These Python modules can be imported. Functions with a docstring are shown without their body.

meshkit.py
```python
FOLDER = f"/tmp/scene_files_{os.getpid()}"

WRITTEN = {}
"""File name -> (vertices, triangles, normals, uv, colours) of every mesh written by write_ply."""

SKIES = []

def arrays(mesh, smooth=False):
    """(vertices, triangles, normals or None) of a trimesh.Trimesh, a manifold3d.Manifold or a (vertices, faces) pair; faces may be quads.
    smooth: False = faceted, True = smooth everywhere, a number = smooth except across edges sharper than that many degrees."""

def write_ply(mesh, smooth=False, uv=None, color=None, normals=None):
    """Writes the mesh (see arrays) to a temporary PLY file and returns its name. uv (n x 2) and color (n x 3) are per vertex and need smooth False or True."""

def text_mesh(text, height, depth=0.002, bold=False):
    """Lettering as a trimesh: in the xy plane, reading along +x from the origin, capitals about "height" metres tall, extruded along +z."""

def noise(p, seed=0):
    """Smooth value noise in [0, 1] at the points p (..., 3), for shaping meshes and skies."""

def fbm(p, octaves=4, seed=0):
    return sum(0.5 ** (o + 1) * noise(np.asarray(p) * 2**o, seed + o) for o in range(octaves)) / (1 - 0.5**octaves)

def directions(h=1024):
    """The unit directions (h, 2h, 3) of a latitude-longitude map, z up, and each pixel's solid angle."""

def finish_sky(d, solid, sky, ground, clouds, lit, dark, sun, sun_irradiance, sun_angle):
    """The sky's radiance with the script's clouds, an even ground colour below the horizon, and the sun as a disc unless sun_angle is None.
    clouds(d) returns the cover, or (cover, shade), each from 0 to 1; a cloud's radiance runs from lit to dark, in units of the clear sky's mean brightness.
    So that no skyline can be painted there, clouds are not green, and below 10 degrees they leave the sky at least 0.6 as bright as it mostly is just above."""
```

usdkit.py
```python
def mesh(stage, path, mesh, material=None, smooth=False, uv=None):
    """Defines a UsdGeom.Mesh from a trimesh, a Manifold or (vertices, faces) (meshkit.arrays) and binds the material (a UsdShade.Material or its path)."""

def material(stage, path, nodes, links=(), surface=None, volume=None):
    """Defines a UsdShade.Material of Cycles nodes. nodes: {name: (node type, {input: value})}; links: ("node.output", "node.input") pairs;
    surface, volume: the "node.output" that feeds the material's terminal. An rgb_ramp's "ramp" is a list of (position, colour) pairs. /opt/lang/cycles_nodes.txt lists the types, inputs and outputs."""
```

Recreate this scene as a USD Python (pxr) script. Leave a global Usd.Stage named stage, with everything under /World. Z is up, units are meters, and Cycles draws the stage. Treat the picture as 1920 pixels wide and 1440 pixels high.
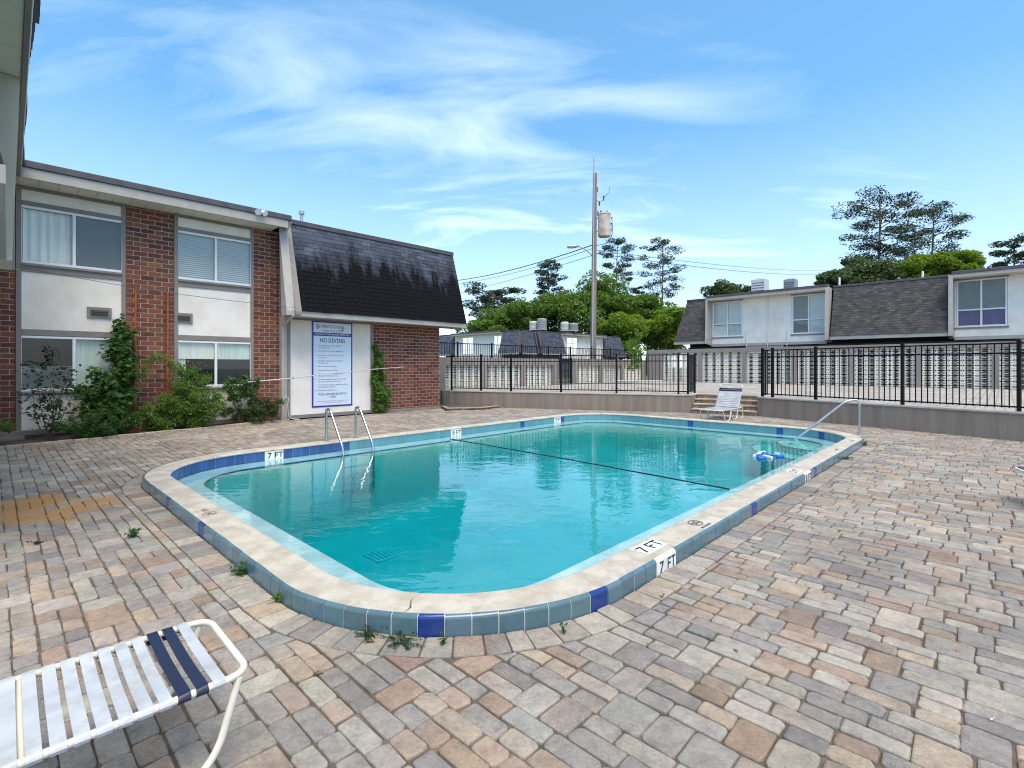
import math, numpy as np, trimesh, shapely
from shapely.geometry import Polygon, Point, LineString, box as sbox
import usdkit, meshkit
from pxr import Usd, UsdGeom, UsdLux, UsdShade, Gf, Sdf, Vt

stage = Usd.Stage.CreateInMemory()
UsdGeom.SetStageUpAxis(stage, 'Z')
UsdGeom.SetStageMetersPerUnit(stage, 1.0)
UsdGeom.Xform.Define(stage, '/World')
UsdGeom.Scope.Define(stage, '/World/Looks')
PI = math.pi

# ------------------------------------------------------------------ camera
cam = UsdGeom.Camera.Define(stage, '/World/camera')
cam.CreateHorizontalApertureAttr(36.0)
cam.CreateVerticalApertureAttr(27.0)
cam.CreateFocalLengthAttr(36.0 * 935 / 1920)
cam.CreateVerticalApertureOffsetAttr(-36.0 * 34 / 1920)
cam.CreateClippingRangeAttr(Gf.Vec2f(0.05, 5000))
cam.AddTranslateOp().Set(Gf.Vec3d(0, 0, 1.5))
cam.AddRotateXOp().Set(90.0)
cam.CreateExposureAttr(EXPOSURE := 0.66)

# ------------------------------------------------------------------ sky and sun
SUN_EL, SUN_DIR = math.radians(67), np.array([0.36, -0.93])
SUN_DIR = SUN_DIR / np.hypot(*SUN_DIR)
SUN_ROT = math.atan2(SUN_DIR[0], SUN_DIR[1])
sun_vec = np.array([SUN_DIR[0] * math.cos(SUN_EL), SUN_DIR[1] * math.cos(SUN_EL), math.sin(SUN_EL)])


def M(name, nodes, links=(), surface='p.BSDF', volume=None):
    return usdkit.material(stage, '/World/Looks/' + name, nodes, links, surface=surface, volume=volume)


sky_mat = M('sky_material', {
    'tc': ('texture_coordinate', {}),
    'sky': ('sky_texture', {'sky_type': 'single_scattering', 'sun_disc': False, 'sun_elevation': SUN_EL, 'sun_rotation': SUN_ROT,
                            'altitude': 0.0, 'air_density': 1.0, 'aerosol_density': 1.0, 'ozone_density': 2.0}),
    'sep': ('separate_xyz', {}),
    'zz': ('math', {'math_type': 'add', 'value2': 0.22}),
    'zm': ('math', {'math_type': 'maximum', 'value2': 0.05}),
    'u': ('math', {'math_type': 'divide'}), 'v': ('math', {'math_type': 'divide'}),
    'uv': ('combine_xyz', {'z': 0.0}),
    # thin cirrus: broad patches, combed into streaks
    'mapA': ('mapping', {'mapping_type': 'point', 'rotation': (0, 0, 0.95), 'scale': (0.55, 1.0, 1.0), 'location': (9.3, 5.6, 0)}),
    'nA': ('noise_texture', {'scale': 0.95, 'detail': 2.5, 'roughness': 0.45}),
    'rA': ('map_range', {'value': 0, 'from_min': 0.36, 'from_max': 0.66, 'to_min': 0.0, 'to_max': 1.0, 'clamp': True}),
    'mapB': ('mapping', {'mapping_type': 'point', 'rotation': (0, 0, 0.95), 'scale': (0.7, 1.7, 1.0), 'location': (1.2, 0.4, 0)}),
    'nB': ('noise_texture', {'scale': 2.1, 'detail': 8.0, 'roughness': 0.55, 'distortion': 0.6}),
    'rB': ('map_range', {'value': 0, 'from_min': 0.36, 'from_max': 0.72, 'to_min': 0.0, 'to_max': 1.0, 'clamp': True}),
    'mul': ('math', {'math_type': 'multiply'}),
    'amt': ('math', {'math_type': 'multiply', 'value2': 0.52}),
    'hz': ('map_range', {'value': 0, 'from_min': 0.0, 'from_max': 0.42, 'to_min': 0.34, 'to_max': 0.06, 'clamp': True}),
    'cov2': ('math', {'math_type': 'maximum'}),
    'hsv': ('hsv', {'hue': 0.484, 'saturation': 1.36, 'value': 2.2, 'fac': 1.0}),
    'zg': ('rgb_ramp', {'ramp': [(0.0, (0.62, 0.66, 0.80)), (0.2, (0.74, 0.79, 0.93)), (0.5, (0.96, 0.97, 1.0)), (1.0, (1, 1, 1))]}),
    'zx': ('mix_color', {'blend_type': 'multiply', 'fac': 1.0, 'use_clamp': False}),
    'mix': ('mix_color', {'blend_type': 'mix', 'b': (16.5, 17.5, 18.3), 'use_clamp': True}),
    'bg': ('background_shader', {'strength': 0.078}),
}, [('tc.generated', 'sep.vector'), ('tc.generated', 'sky.vector'), ('sep.z', 'zz.value1'), ('zz.value', 'zm.value1'),
    ('sep.x', 'u.value1'), ('zm.value', 'u.value2'), ('sep.y', 'v.value1'), ('zm.value', 'v.value2'), ('u.value', 'uv.x'), ('v.value', 'uv.y'),
    ('uv.vector', 'mapA.vector'), ('mapA.vector', 'nA.vector'), ('uv.vector', 'mapB.vector'), ('mapB.vector', 'nB.vector'), ('nA.fac', 'rA.value'), ('nB.fac', 'rB.value'),
    ('rA.result', 'mul.value1'), ('rB.result', 'mul.value2'), ('mul.value', 'amt.value1'), ('sep.z', 'hz.value'),
    ('amt.value', 'cov2.value1'), ('hz.result', 'cov2.value2'),
    ('sky.color', 'hsv.color'), ('hsv.color', 'zx.a'), ('sep.z', 'zg.fac'), ('zg.color', 'zx.b'), ('zx.result', 'mix.a'), ('cov2.value', 'mix.fac'), ('mix.result', 'bg.color')], surface='bg.background')
dome = UsdLux.DomeLight.Define(stage, '/World/sky')
UsdShade.MaterialBindingAPI.Apply(dome.GetPrim()).Bind(sky_mat)
dome.GetPrim().SetCustomDataByKey('kind', 'structure')
sun = UsdLux.DistantLight.Define(stage, '/World/sun')
sun.CreateIntensityAttr(0.75)
sun.CreateAngleAttr(40.0)
sun.CreateNormalizeAttr(True)
sun.CreateColorAttr(Gf.Vec3f(1.0, 0.885, 0.715))
zax = sun_vec
xax = np.cross([0, 0, 1.0], zax); xax /= np.linalg.norm(xax)
yax = np.cross(zax, xax)
sun.AddTransformOp().Set(Gf.Matrix4d(*xax, 0, *yax, 0, *zax, 0, 0, 0, 0, 1))

# ------------------------------------------------------------------ materials
def plain(name, col, rough=0.6, metallic=0.0, **kw):
    return M(name, {'p': ('principled_bsdf', {'base_color': col, 'roughness': rough, 'metallic': metallic, **kw})})


def noisy(name, c1, c2, scale=8.0, rough=0.7, bump=0.0, bscale=None, stretch=(1, 1, 1), detail=5.0, lo=0.35, hi=0.65, c3=None, s3=1.0, **kw):
    """two-tone noise in world space with optional relief and large blotches of a third tone"""
    nd = {'g': ('geometry', {}), 'm': ('mapping', {'mapping_type': 'point', 'scale': stretch}),
          'n': ('noise_texture', {'scale': scale, 'detail': detail, 'roughness': 0.6}),
          'r': ('rgb_ramp', {'ramp': [(lo, c1), (hi, c2)]}),
          'p': ('principled_bsdf', {'roughness': rough, **kw})}
    ln = [('g.position', 'm.vector'), ('m.vector', 'n.vector'), ('n.fac', 'r.fac')]
    out = 'r.color'
    if c3 is not None:
        nd['n3'] = ('noise_texture', {'scale': s3, 'detail': 6.0, 'roughness': 0.65})
        nd['r3'] = ('rgb_ramp', {'ramp': [(0.48, (0, 0, 0)), (0.68, (1, 1, 1))]})
        nd['mx'] = ('mix_color', {'b': c3})
        ln += [('g.position', 'n3.vector'), ('n3.fac', 'r3.fac'), ('r3.color', 'mx.fac'), (out, 'mx.a')]
        out = 'mx.result'
    ln.append((out, 'p.base_color'))
    if bump:
        nd['bn'] = ('noise_texture', {'scale': bscale or scale * 4, 'detail': 4.0})
        nd['b'] = ('bump', {'strength': bump, 'distance': 0.01})
        ln += [('g.position', 'bn.vector'), ('bn.fac', 'b.height'), ('b.normal', 'p.normal')]
    return M(name, nd, ln)


def toned(name, rough=0.75, speck=0.25, scale=60.0, bump=0.35, bscale=150.0, amount=1.0, extra=None, **kw):
    """colour from the mesh's own 'tone', broken up by grain"""
    nd = {'a': ('attribute', {'attribute': 'tone'}), 'g': ('geometry', {}),
          'n': ('noise_texture', {'scale': scale, 'detail': 4.0, 'roughness': 0.7}),
          'r': ('map_range', {'value': 0, 'from_min': 0.3, 'from_max': 0.7, 'to_min': 1 - speck, 'to_max': 1 + speck}),
          'v': ('vector_math', {'math_type': 'scale'}),
          'bn': ('noise_texture', {'scale': bscale, 'detail': 3.0}),
          'b': ('bump', {'strength': bump, 'distance': 0.006}),
          'p': ('principled_bsdf', {'roughness': rough, **kw})}
    ln = [('g.position', 'n.vector'), ('n.fac', 'r.value'), ('a.color', 'v.vector1'), ('r.result', 'v.scale'),
          ('g.position', 'bn.vector'), ('bn.fac', 'b.height'), ('b.normal', 'p.normal')]
    out = 'v.vector'
    if extra:
        out = extra(nd, ln, out)
    ln.append((out, 'p.base_color'))
    return M(name, nd, ln)


def paver_extra(nd, ln, out):
    # pale aggregate chips, broad weathering, and the rust stain on the left of the deck
    nd['vs'] = ('voronoi_texture', {'scale': 210.0, 'feature': 'f1'})
    nd['vr'] = ('rgb_ramp', {'ramp': [(0.16, (1, 1, 1)), (0.30, (0, 0, 0))]})
    nd['vn'] = ('noise_texture', {'scale': 30.0, 'detail': 2.0})
    nd['vm'] = ('math', {'math_type': 'multiply'})
    nd['vmm'] = ('math', {'math_type': 'multiply', 'value2': 1.0})
    nd['chip'] = ('mix_color', {'b': (0.68, 0.64, 0.58)})
    nd['bl'] = ('noise_texture', {'scale': 13.0, 'detail': 5.0, 'roughness': 0.65})
    nd['br'] = ('rgb_ramp', {'ramp': [(0.32, (0.74, 0.73, 0.73)), (0.5, (0.98, 0.98, 0.98)), (0.7, (1.16, 1.14, 1.1))]})
    nd['bm'] = ('mix_color', {'blend_type': 'multiply', 'fac': 1.0, 'use_clamp': False})
    nd['wn'] = ('noise_texture', {'scale': 0.9, 'detail': 6.0, 'roughness': 0.65})
    nd['wr'] = ('rgb_ramp', {'ramp': [(0.36, (0.78, 0.76, 0.74)), (0.6, (1.08, 1.06, 1.03))]})
    nd['wm'] = ('mix_color', {'blend_type': 'multiply', 'fac': 1.0, 'use_clamp': False})
    nd['sub'] = ('vector_math', {'math_type': 'subtract', 'vector2': (-5.15, 5.1, 0)})
    nd['len'] = ('vector_math', {'math_type': 'multiply', 'vector2': (0.95, 1.15, 0)})
    nd['ll'] = ('vector_math', {'math_type': 'length'})
    nd['sn'] = ('noise_texture', {'scale': 1.7, 'detail': 5.0, 'roughness': 0.6})
    nd['sa'] = ('math', {'math_type': 'multiply_add', 'value2': 3.2, 'value3': -1.5})
    nd['sd'] = ('math', {'math_type': 'add'})
    nd['sr'] = ('map_range', {'value': 0, 'from_min': 0.45, 'from_max': 1.0, 'to_min': 0.92, 'to_max': 0.0, 'clamp': True})
    nd['st'] = ('mix_color', {'b': (0.34, 0.175, 0.05)})
    ln += [('g.position', 'vs.vector'), ('vs.distance', 'vr.fac'), ('g.position', 'vn.vector'), ('vr.color', 'vm.value1'), ('vn.fac', 'vm.value2'),
           ('vm.value', 'vmm.value1'), (out, 'chip.a'), ('vmm.value', 'chip.fac'),
           ('g.position', 'wn.vector'), ('wn.fac', 'wr.fac'), ('g.position', 'bl.vector'), ('bl.fac', 'br.fac'), ('chip.result', 'bm.a'), ('br.color', 'bm.b'), ('bm.result', 'wm.a'), ('wr.color', 'wm.b'),
           ('g.position', 'sub.vector1'), ('sub.vector', 'len.vector1'), ('len.vector', 'll.vector1'), ('g.position', 'sn.vector'), ('sn.fac', 'sa.value1'),
           ('ll.value', 'sd.value1'), ('sa.value', 'sd.value2'), ('sd.value', 'sr.value'), ('sr.result', 'st.fac'), ('wm.result', 'st.a')]
    return 'st.result'


mt = {}
mt['paver'] = toned('paver_stone', rough=0.82, speck=0.2, scale=55, bump=0.45, bscale=190, extra=paver_extra)
mt['brick'] = toned('red_brick', rough=0.8, speck=0.32, scale=45, bump=0.4, bscale=120)


def shingle_extra(nd, ln, out):
    # black algae runs, starting unevenly below the ridge and widening downwards
    nd['sx'] = ('mapping', {'mapping_type': 'point', 'scale': (1.9, 1.9, 0.16)})
    nd['an'] = ('noise_texture', {'scale': 1.1, 'detail': 8.0, 'roughness': 0.72})
    nd['sz'] = ('separate_xyz', {})
    nd['zr'] = ('map_range', {'value': 0, 'from_min': 3.7, 'from_max': 5.35, 'to_min': 0.30, 'to_max': -0.14})
    nd['ad'] = ('math', {'math_type': 'add'})
    nd['ar'] = ('rgb_ramp', {'ramp': [(0.44, (0, 0, 0)), (0.66, (1, 1, 1))]})
    nd['amt'] = ('attribute', {'attribute': 'algae'})
    nd['am'] = ('math', {'math_type': 'multiply'})
    nd['al'] = ('mix_color', {'b': (0.006, 0.006, 0.008)})
    ln += [('g.position', 'sx.vector'), ('sx.vector', 'an.vector'), ('g.position', 'sz.vector'), ('sz.z', 'zr.value'), ('an.fac', 'ad.value1'), ('zr.result', 'ad.value2'),
           ('ad.value', 'ar.fac'), ('ar.color', 'am.value1'), ('amt.fac', 'am.value2'), ('am.value', 'al.fac'), (out, 'al.a')]
    return 'al.result'


mt['shingle'] = toned('roof_shingle', rough=0.95, speck=0.3, scale=35, bump=0.5, bscale=160, extra=shingle_extra, specular_ior_level=0.12)
mt['stucco'] = noisy('white_stucco', (0.77, 0.725, 0.665), (0.82, 0.775, 0.715), 3.0, 0.85, 0.25, 140, c3=(0.68, 0.615, 0.535), s3=0.7)
mt['taupe'] = noisy('taupe_trim', (0.20, 0.175, 0.155), (0.235, 0.205, 0.185), 6.0, 0.6, 0.1, 60)
mt['fascia'] = noisy('beige_fascia', (0.36, 0.325, 0.29), (0.41, 0.375, 0.34), 4.0, 0.55)
mt['soffit'] = noisy('cream_soffit', (0.66, 0.61, 0.49), (0.72, 0.67, 0.55), 4.0, 0.6)
mt['wing_board'] = noisy('beige_wing_board', (0.50, 0.44, 0.34), (0.57, 0.51, 0.41), 3.0, 0.8, stretch=(2, 2, 0.4))
mt['flash'] = noisy('dark_flashing', (0.055, 0.047, 0.052), (0.085, 0.073, 0.08), 5.0, 0.45)
mt['mortar'] = noisy('pink_mortar', (0.46, 0.36, 0.285), (0.54, 0.43, 0.35), 30.0, 0.9)
mt['roof'] = plain('flat_roof', (0.09, 0.09, 0.095), 0.9)
mt['white_metal'] = plain('white_window_frame', (0.72, 0.73, 0.74), 0.4)
mt['interior'] = plain('dark_interior', (0.025, 0.027, 0.03), 0.9)
mt['curtain'] = noisy('pale_curtain', (0.66, 0.67, 0.63), (0.78, 0.79, 0.75), 2.0, 0.9, stretch=(5, 5, 0.3))
mt['screen'] = plain('insect_screen', (0.10, 0.11, 0.11), 0.9)
mt['blind'] = noisy('window_blind', (0.50, 0.53, 0.52), (0.56, 0.59, 0.58), 3.0, 0.7)
mt['blind_dark'] = noisy('grey_blind', (0.16, 0.18, 0.18), (0.20, 0.22, 0.22), 3.0, 0.8)
mt['teal_curtain'] = noisy('green_white_blind', (0.52, 0.62, 0.57), (0.64, 0.73, 0.68), 2.0, 0.85, stretch=(6, 6, 0.3))
mt['purple'] = noisy('purple_drape', (0.035, 0.02, 0.16), (0.06, 0.035, 0.24), 3.0, 0.85, stretch=(8, 8, 0.5))
mt['pole_grey'] = plain('worn_white_pole', (0.50, 0.50, 0.49), 0.45)
mt['vent'] = plain('vent_grille', (0.06, 0.055, 0.05), 0.5)
mt['fence'] = plain('black_aluminium', (0.006, 0.0055, 0.007), 0.5, specular_ior_level=0.2)
mt['retain'] = noisy('painted_block_wall', (0.175, 0.138, 0.108), (0.26, 0.214, 0.172), 1.6, 0.75, 0.2, 60, stretch=(2.6, 2.6, 0.16), lo=0.3, hi=0.62)
mt['cap'] = noisy('wall_cap', (0.36, 0.33, 0.29), (0.45, 0.42, 0.38), 5.0, 0.8, 0.2, 60)
mt['screen_wall'] = noisy('taupe_wall', (0.20, 0.175, 0.155), (0.25, 0.22, 0.2), 2.0, 0.8, stretch=(1, 1, 0.3))
mt['shade_wall'] = plain('ground_floor_painted_shade', (0.05, 0.043, 0.038), 0.85)  # patio shade behind the pierced blocks, painted into the ground floor wall colour
mt['breeze'] = noisy('white_breeze_block', (0.68, 0.64, 0.55), (0.77, 0.73, 0.64), 6.0, 0.85, 0.2, 60)
mt['coping'] = noisy('coping_concrete', (0.34, 0.305, 0.25), (0.46, 0.42, 0.35), 6.5, 0.85, 0.4, 70, c3=(0.365, 0.315, 0.245), s3=2.6, detail=10, lo=0.38, hi=0.58)
mt['grout'] = noisy('white_grout', (0.55, 0.55, 0.54), (0.66, 0.66, 0.65), 20.0, 0.8)
mt['grout_teal'] = plain('teal_grout', (0.22, 0.36, 0.39), 0.6)
mt['tile'] = toned('glazed_tile', rough=0.13, speck=0.1, scale=18, bump=0.06, bscale=30)
mt['ledge'] = noisy('pale_blue_ledge', (0.27, 0.44, 0.52), (0.36, 0.53, 0.60), 5.0, 0.6, c3=(0.46, 0.58, 0.62), s3=3.0)
mt['basin'] = noisy('pool_plaster', (0.40, 0.68, 0.67), (0.47, 0.75, 0.73), 2.0, 0.8)
mt['step_plaster'] = noisy('step_plaster', (0.30, 0.56, 0.55), (0.36, 0.62, 0.61), 3.0, 0.8)
mt['navy_tile'] = plain('navy_tile', (0.012, 0.02, 0.11), 0.2)
mt['black_line'] = plain('dark_rope', (0.012, 0.02, 0.03), 0.5)
mt['chrome'] = plain('stainless_steel', (0.62, 0.61, 0.59), 0.22, 1.0)
mt['vinyl'] = noisy('white_vinyl_strap', (0.36, 0.38, 0.405), (0.46, 0.48, 0.505), 7.0, 0.3, c3=(0.31, 0.31, 0.30), s3=6.0)
mt['vinyl_navy'] = plain('navy_vinyl_strap', (0.009, 0.012, 0.034), 0.3)
mt['cream_tube'] = noisy('cream_powder_coat', (0.60, 0.56, 0.47), (0.67, 0.63, 0.54), 12.0, 0.35)
mt['wood_pole'] = noisy('weathered_pole', (0.16, 0.115, 0.09), (0.27, 0.20, 0.16), 3.0, 0.9, 0.5, 30, stretch=(8, 8, 0.4))
mt['transformer'] = noisy('rusty_transformer', (0.47, 0.42, 0.36), (0.56, 0.52, 0.46), 2.0, 0.5, stretch=(3, 3, 0.5), c3=(0.36, 0.17, 0.07), s3=1.6)
mt['galv'] = plain('galvanised_metal', (0.42, 0.42, 0.43), 0.45, 0.6)
mt['wire'] = plain('overhead_wire', (0.05, 0.05, 0.055), 0.6)
mt['rust_pipe'] = noisy('orange_rust_pipe', (0.24, 0.06, 0.02), (0.34, 0.10, 0.035), 12.0, 0.7)
mt['ac_metal'] = noisy('grey_condenser', (0.20, 0.22, 0.235), (0.27, 0.29, 0.3), 5.0, 0.5)
mt['ac_white'] = plain('pale_condenser', (0.52, 0.53, 0.53), 0.5)
mt['fin_dark'] = plain('condenser_fins', (0.10, 0.11, 0.115), 0.7)
mt['sign_white'] = plain('sign_face', (0.62, 0.72, 0.82), 0.3)
mt['sign_blue'] = plain('sign_blue', (0.035, 0.03, 0.28), 0.35)
mt['sign_text'] = plain('sign_lettering', (0.03, 0.04, 0.14), 0.5)
mt['black_ink'] = plain('black_lettering', (0.012, 0.012, 0.014), 0.5)
mt['faded_ink'] = plain('faded_lettering', (0.12, 0.10, 0.10), 0.7)
mt['white_tile'] = plain('white_marker_tile', (0.72, 0.71, 0.68), 0.25)
mt['sand'] = noisy('joint_sand', (0.06, 0.047, 0.036), (0.16, 0.123, 0.092), 9.0, 0.95, c3=(0.05, 0.055, 0.03), s3=1.5)
mt['earth'] = noisy('earth', (0.06, 0.045, 0.03), (0.12, 0.085, 0.055), 6.0, 0.95)
mt['ground'] = noisy('grassy_ground', (0.05, 0.065, 0.03), (0.10, 0.10, 0.06), 0.8, 0.95)
mt['asphalt'] = plain('asphalt', (0.05, 0.05, 0.052), 0.9)
mt['curb'] = noisy('edging_brick', (0.27, 0.20, 0.15), (0.40, 0.33, 0.26), 9.0, 0.85)
mt['float_white'] = plain('white_float', (0.6, 0.61, 0.62), 0.3)
mt['float_blue'] = plain('blue_float', (0.025, 0.13, 0.42), 0.3)
mt['drain'] = plain('blue_drain_grate', (0.62, 0.90, 0.95), 0.5)
mt['hose'] = plain('cream_hose', (0.55, 0.5, 0.42), 0.5)
mt['bark'] = noisy('bark', (0.10, 0.075, 0.06), (0.19, 0.155, 0.13), 4.0, 0.95, 0.5, 20, stretch=(3, 3, 0.6))
mt['stem'] = plain('green_stem', (0.12, 0.13, 0.05), 0.8)
mt['dead'] = noisy('dead_leaf', (0.20, 0.11, 0.05), (0.32, 0.2, 0.1), 30.0, 0.9)
mt['glass'] = M('window_glass', {'t': ('transparent_bsdf', {'color': (0.92, 0.95, 0.94)}), 'gl': ('glossy_bsdf', {'color': (0.9, 0.95, 0.97), 'roughness': 0.02}),
                                 'f': ('fresnel', {'IOR': 1.5}), 'a': ('math', {'math_type': 'multiply_add', 'value2': 1.0, 'value3': 0.01, 'use_clamp': True}),
                                 'x': ('mix_closure', {})},
                [('f.fac', 'a.value1'), ('a.value', 'x.fac'), ('t.BSDF', 'x.closure1'), ('gl.BSDF', 'x.closure2')], surface='x.closure')


def leafmat(name, c1, c2, c3, tr=0.35, rough=0.5):
    return M(name, {'g': ('geometry', {}), 'r': ('rgb_ramp', {'ramp': [(0.0, c1), (0.55, c2), (1.0, c3)]}),
                    'p': ('principled_bsdf', {'roughness': rough}), 't': ('translucent_bsdf', {}), 'x': ('mix_closure', {'fac': tr}),
                    'sat': ('hsv', {'hue': 0.49, 'saturation': 1.15, 'value': 1.5, 'fac': 1.0})},
             [('g.random_per_island', 'r.fac'), ('r.color', 'p.base_color'), ('r.color', 'sat.color'), ('sat.color', 't.color'), ('p.BSDF', 'x.closure1'), ('t.BSDF', 'x.closure2')], surface='x.closure')


mt['leaf_dark'] = leafmat('leaf_dark_green', (0.022, 0.055, 0.016), (0.045, 0.105, 0.026), (0.08, 0.165, 0.04))
mt['leaf_mid'] = leafmat('leaf_mid_green', (0.05, 0.115, 0.024), (0.09, 0.19, 0.035), (0.15, 0.26, 0.05))
mt['leaf_light'] = leafmat('leaf_light_green', (0.10, 0.19, 0.03), (0.18, 0.31, 0.045), (0.28, 0.40, 0.07), 0.4)
mt['leaf_tree'] = leafmat('leaf_tree_green', (0.09, 0.16, 0.025), (0.16, 0.265, 0.042), (0.24, 0.345, 0.06), 0.42)
mt['leaf_tree_bright'] = leafmat('leaf_tree_bright', (0.14, 0.22, 0.028), (0.24, 0.35, 0.045), (0.34, 0.45, 0.07), 0.45)
mt['leaf_pine'] = leafmat('leaf_pine', (0.035, 0.06, 0.025), (0.065, 0.10, 0.04), (0.11, 0.15, 0.065), 0.15)
mt['leaf_pine_pale'] = leafmat('leaf_pine_pale', (0.05, 0.075, 0.028), (0.085, 0.12, 0.042), (0.14, 0.18, 0.07), 0.25)
mt['leaf_moss'] = leafmat('leaf_moss_green', (0.08, 0.12, 0.04), (0.13, 0.185, 0.06), (0.2, 0.25, 0.10), 0.3)
mt['leaf_olive'] = leafmat('leaf_olive', (0.055, 0.085, 0.022), (0.10, 0.135, 0.035), (0.16, 0.165, 0.06), 0.25)

# the pool's water: clear sheet with a wind-ruffled shine over a body that takes out the red
mt['water'] = M('pool_water', {
    'g': ('geometry', {}),
    'm': ('mapping', {'mapping_type': 'point', 'rotation': (0, 0, 0.3), 'scale': (1.0, 1.6, 1.0)}),
    'n': ('noise_texture', {'scale': 2.6, 'detail': 3.0, 'roughness': 0.5, 'distortion': 0.4}),
    'b': ('bump', {'strength': 0.13, 'distance': 0.035}),
    'f': ('fresnel', {'IOR': 1.6}),
    't': ('transparent_bsdf', {'color': (0.97, 0.99, 0.99)}),
    'gl': ('glossy_bsdf', {'color': (1, 1, 1), 'roughness': 0.015}),
    'x': ('mix_closure', {}),
    'v': ('absorption_volume', {'color': (0.02, 0.878, 0.908), 'density': 1.38}),
}, [('g.position', 'm.vector'), ('m.vector', 'n.vector'), ('n.fac', 'b.height'), ('b.normal', 'f.normal'), ('b.normal', 'gl.normal'),
    ('f.fac', 'x.fac'), ('t.BSDF', 'x.closure1'), ('gl.BSDF', 'x.closure2')], surface='x.closure', volume='v.volume')

# ------------------------------------------------------------------ building helpers
counts = {}


def numbered(parent, name):
    k = counts.get((parent, name), 0)
    counts[(parent, name)] = k + 1
    return name if k == 0 else f'{name}_{k:03d}'


class Thing:
    def __init__(self, path, base):
        self.path, self.base = path, np.asarray(base, float)


def setd(prim, **kw):
    for k, v in kw.items():
        if v is not None:
            prim.SetCustomDataByKey(k, v)


def thing(name, label=None, cat=None, base=(0, 0, 0), group=None, kind=None):
    p = '/World/' + numbered('/World', name)
    x = UsdGeom.Xform.Define(stage, p)
    x.AddTranslateOp().Set(Gf.Vec3d(*map(float, base)))
    setd(x.GetPrim(), label=label, category=cat, group=group, kind=kind)
    return Thing(p, base)


class G:
    """collects shapes, in world metres, for ONE mesh"""
    def __init__(self):
        self.v, self.f, self.n, self.t = [], [], 0, []

    def add(self, v, f, tone=None):
        v = np.asarray(v, float); f = np.asarray(f, int)
        if f.shape[1] == 4:
            f = np.vstack([f[:, [0, 1, 2]], f[:, [0, 2, 3]]])
        self.v.append(v); self.f.append(f + self.n); self.n += len(v)
        self.t.append(np.tile(np.asarray(tone if tone is not None else (0.5, 0.5, 0.5), float), (len(v), 1)))
        return self

    def tm(self, m, fr=None, tone=None):
        v, f = np.array(m.vertices), np.array(m.faces)
        return self.add(*(fr.map(v, f) if fr else (v, f)), tone)

    def arrays(self):
        return np.vstack(self.v), np.vstack(self.f)


class Frame:
    """local (x, y, z) -> o + x*a + y*b + z*up"""
    def __init__(self, o, a, b, z=0.0):
        self.o, self.a, self.b, self.z = np.asarray(o, float), np.asarray(a, float), np.asarray(b, float), z
        self.flip = self.a[0] * self.b[1] - self.a[1] * self.b[0] < 0

    def pt(self, x, y, z=0.0):
        p = self.o + self.a * x + self.b * y
        return np.array([p[0], p[1], self.z + z])

    def map(self, v, f):
        v = np.asarray(v, float); f = np.asarray(f, int)
        w = np.column_stack([self.o + v[:, :1] * self.a + v[:, 1:2] * self.b, v[:, 2] + self.z])
        return w, (f[:, ::-1] if self.flip else f)


WORLD = Frame((0, 0), (1, 0), (0, 1))


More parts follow.
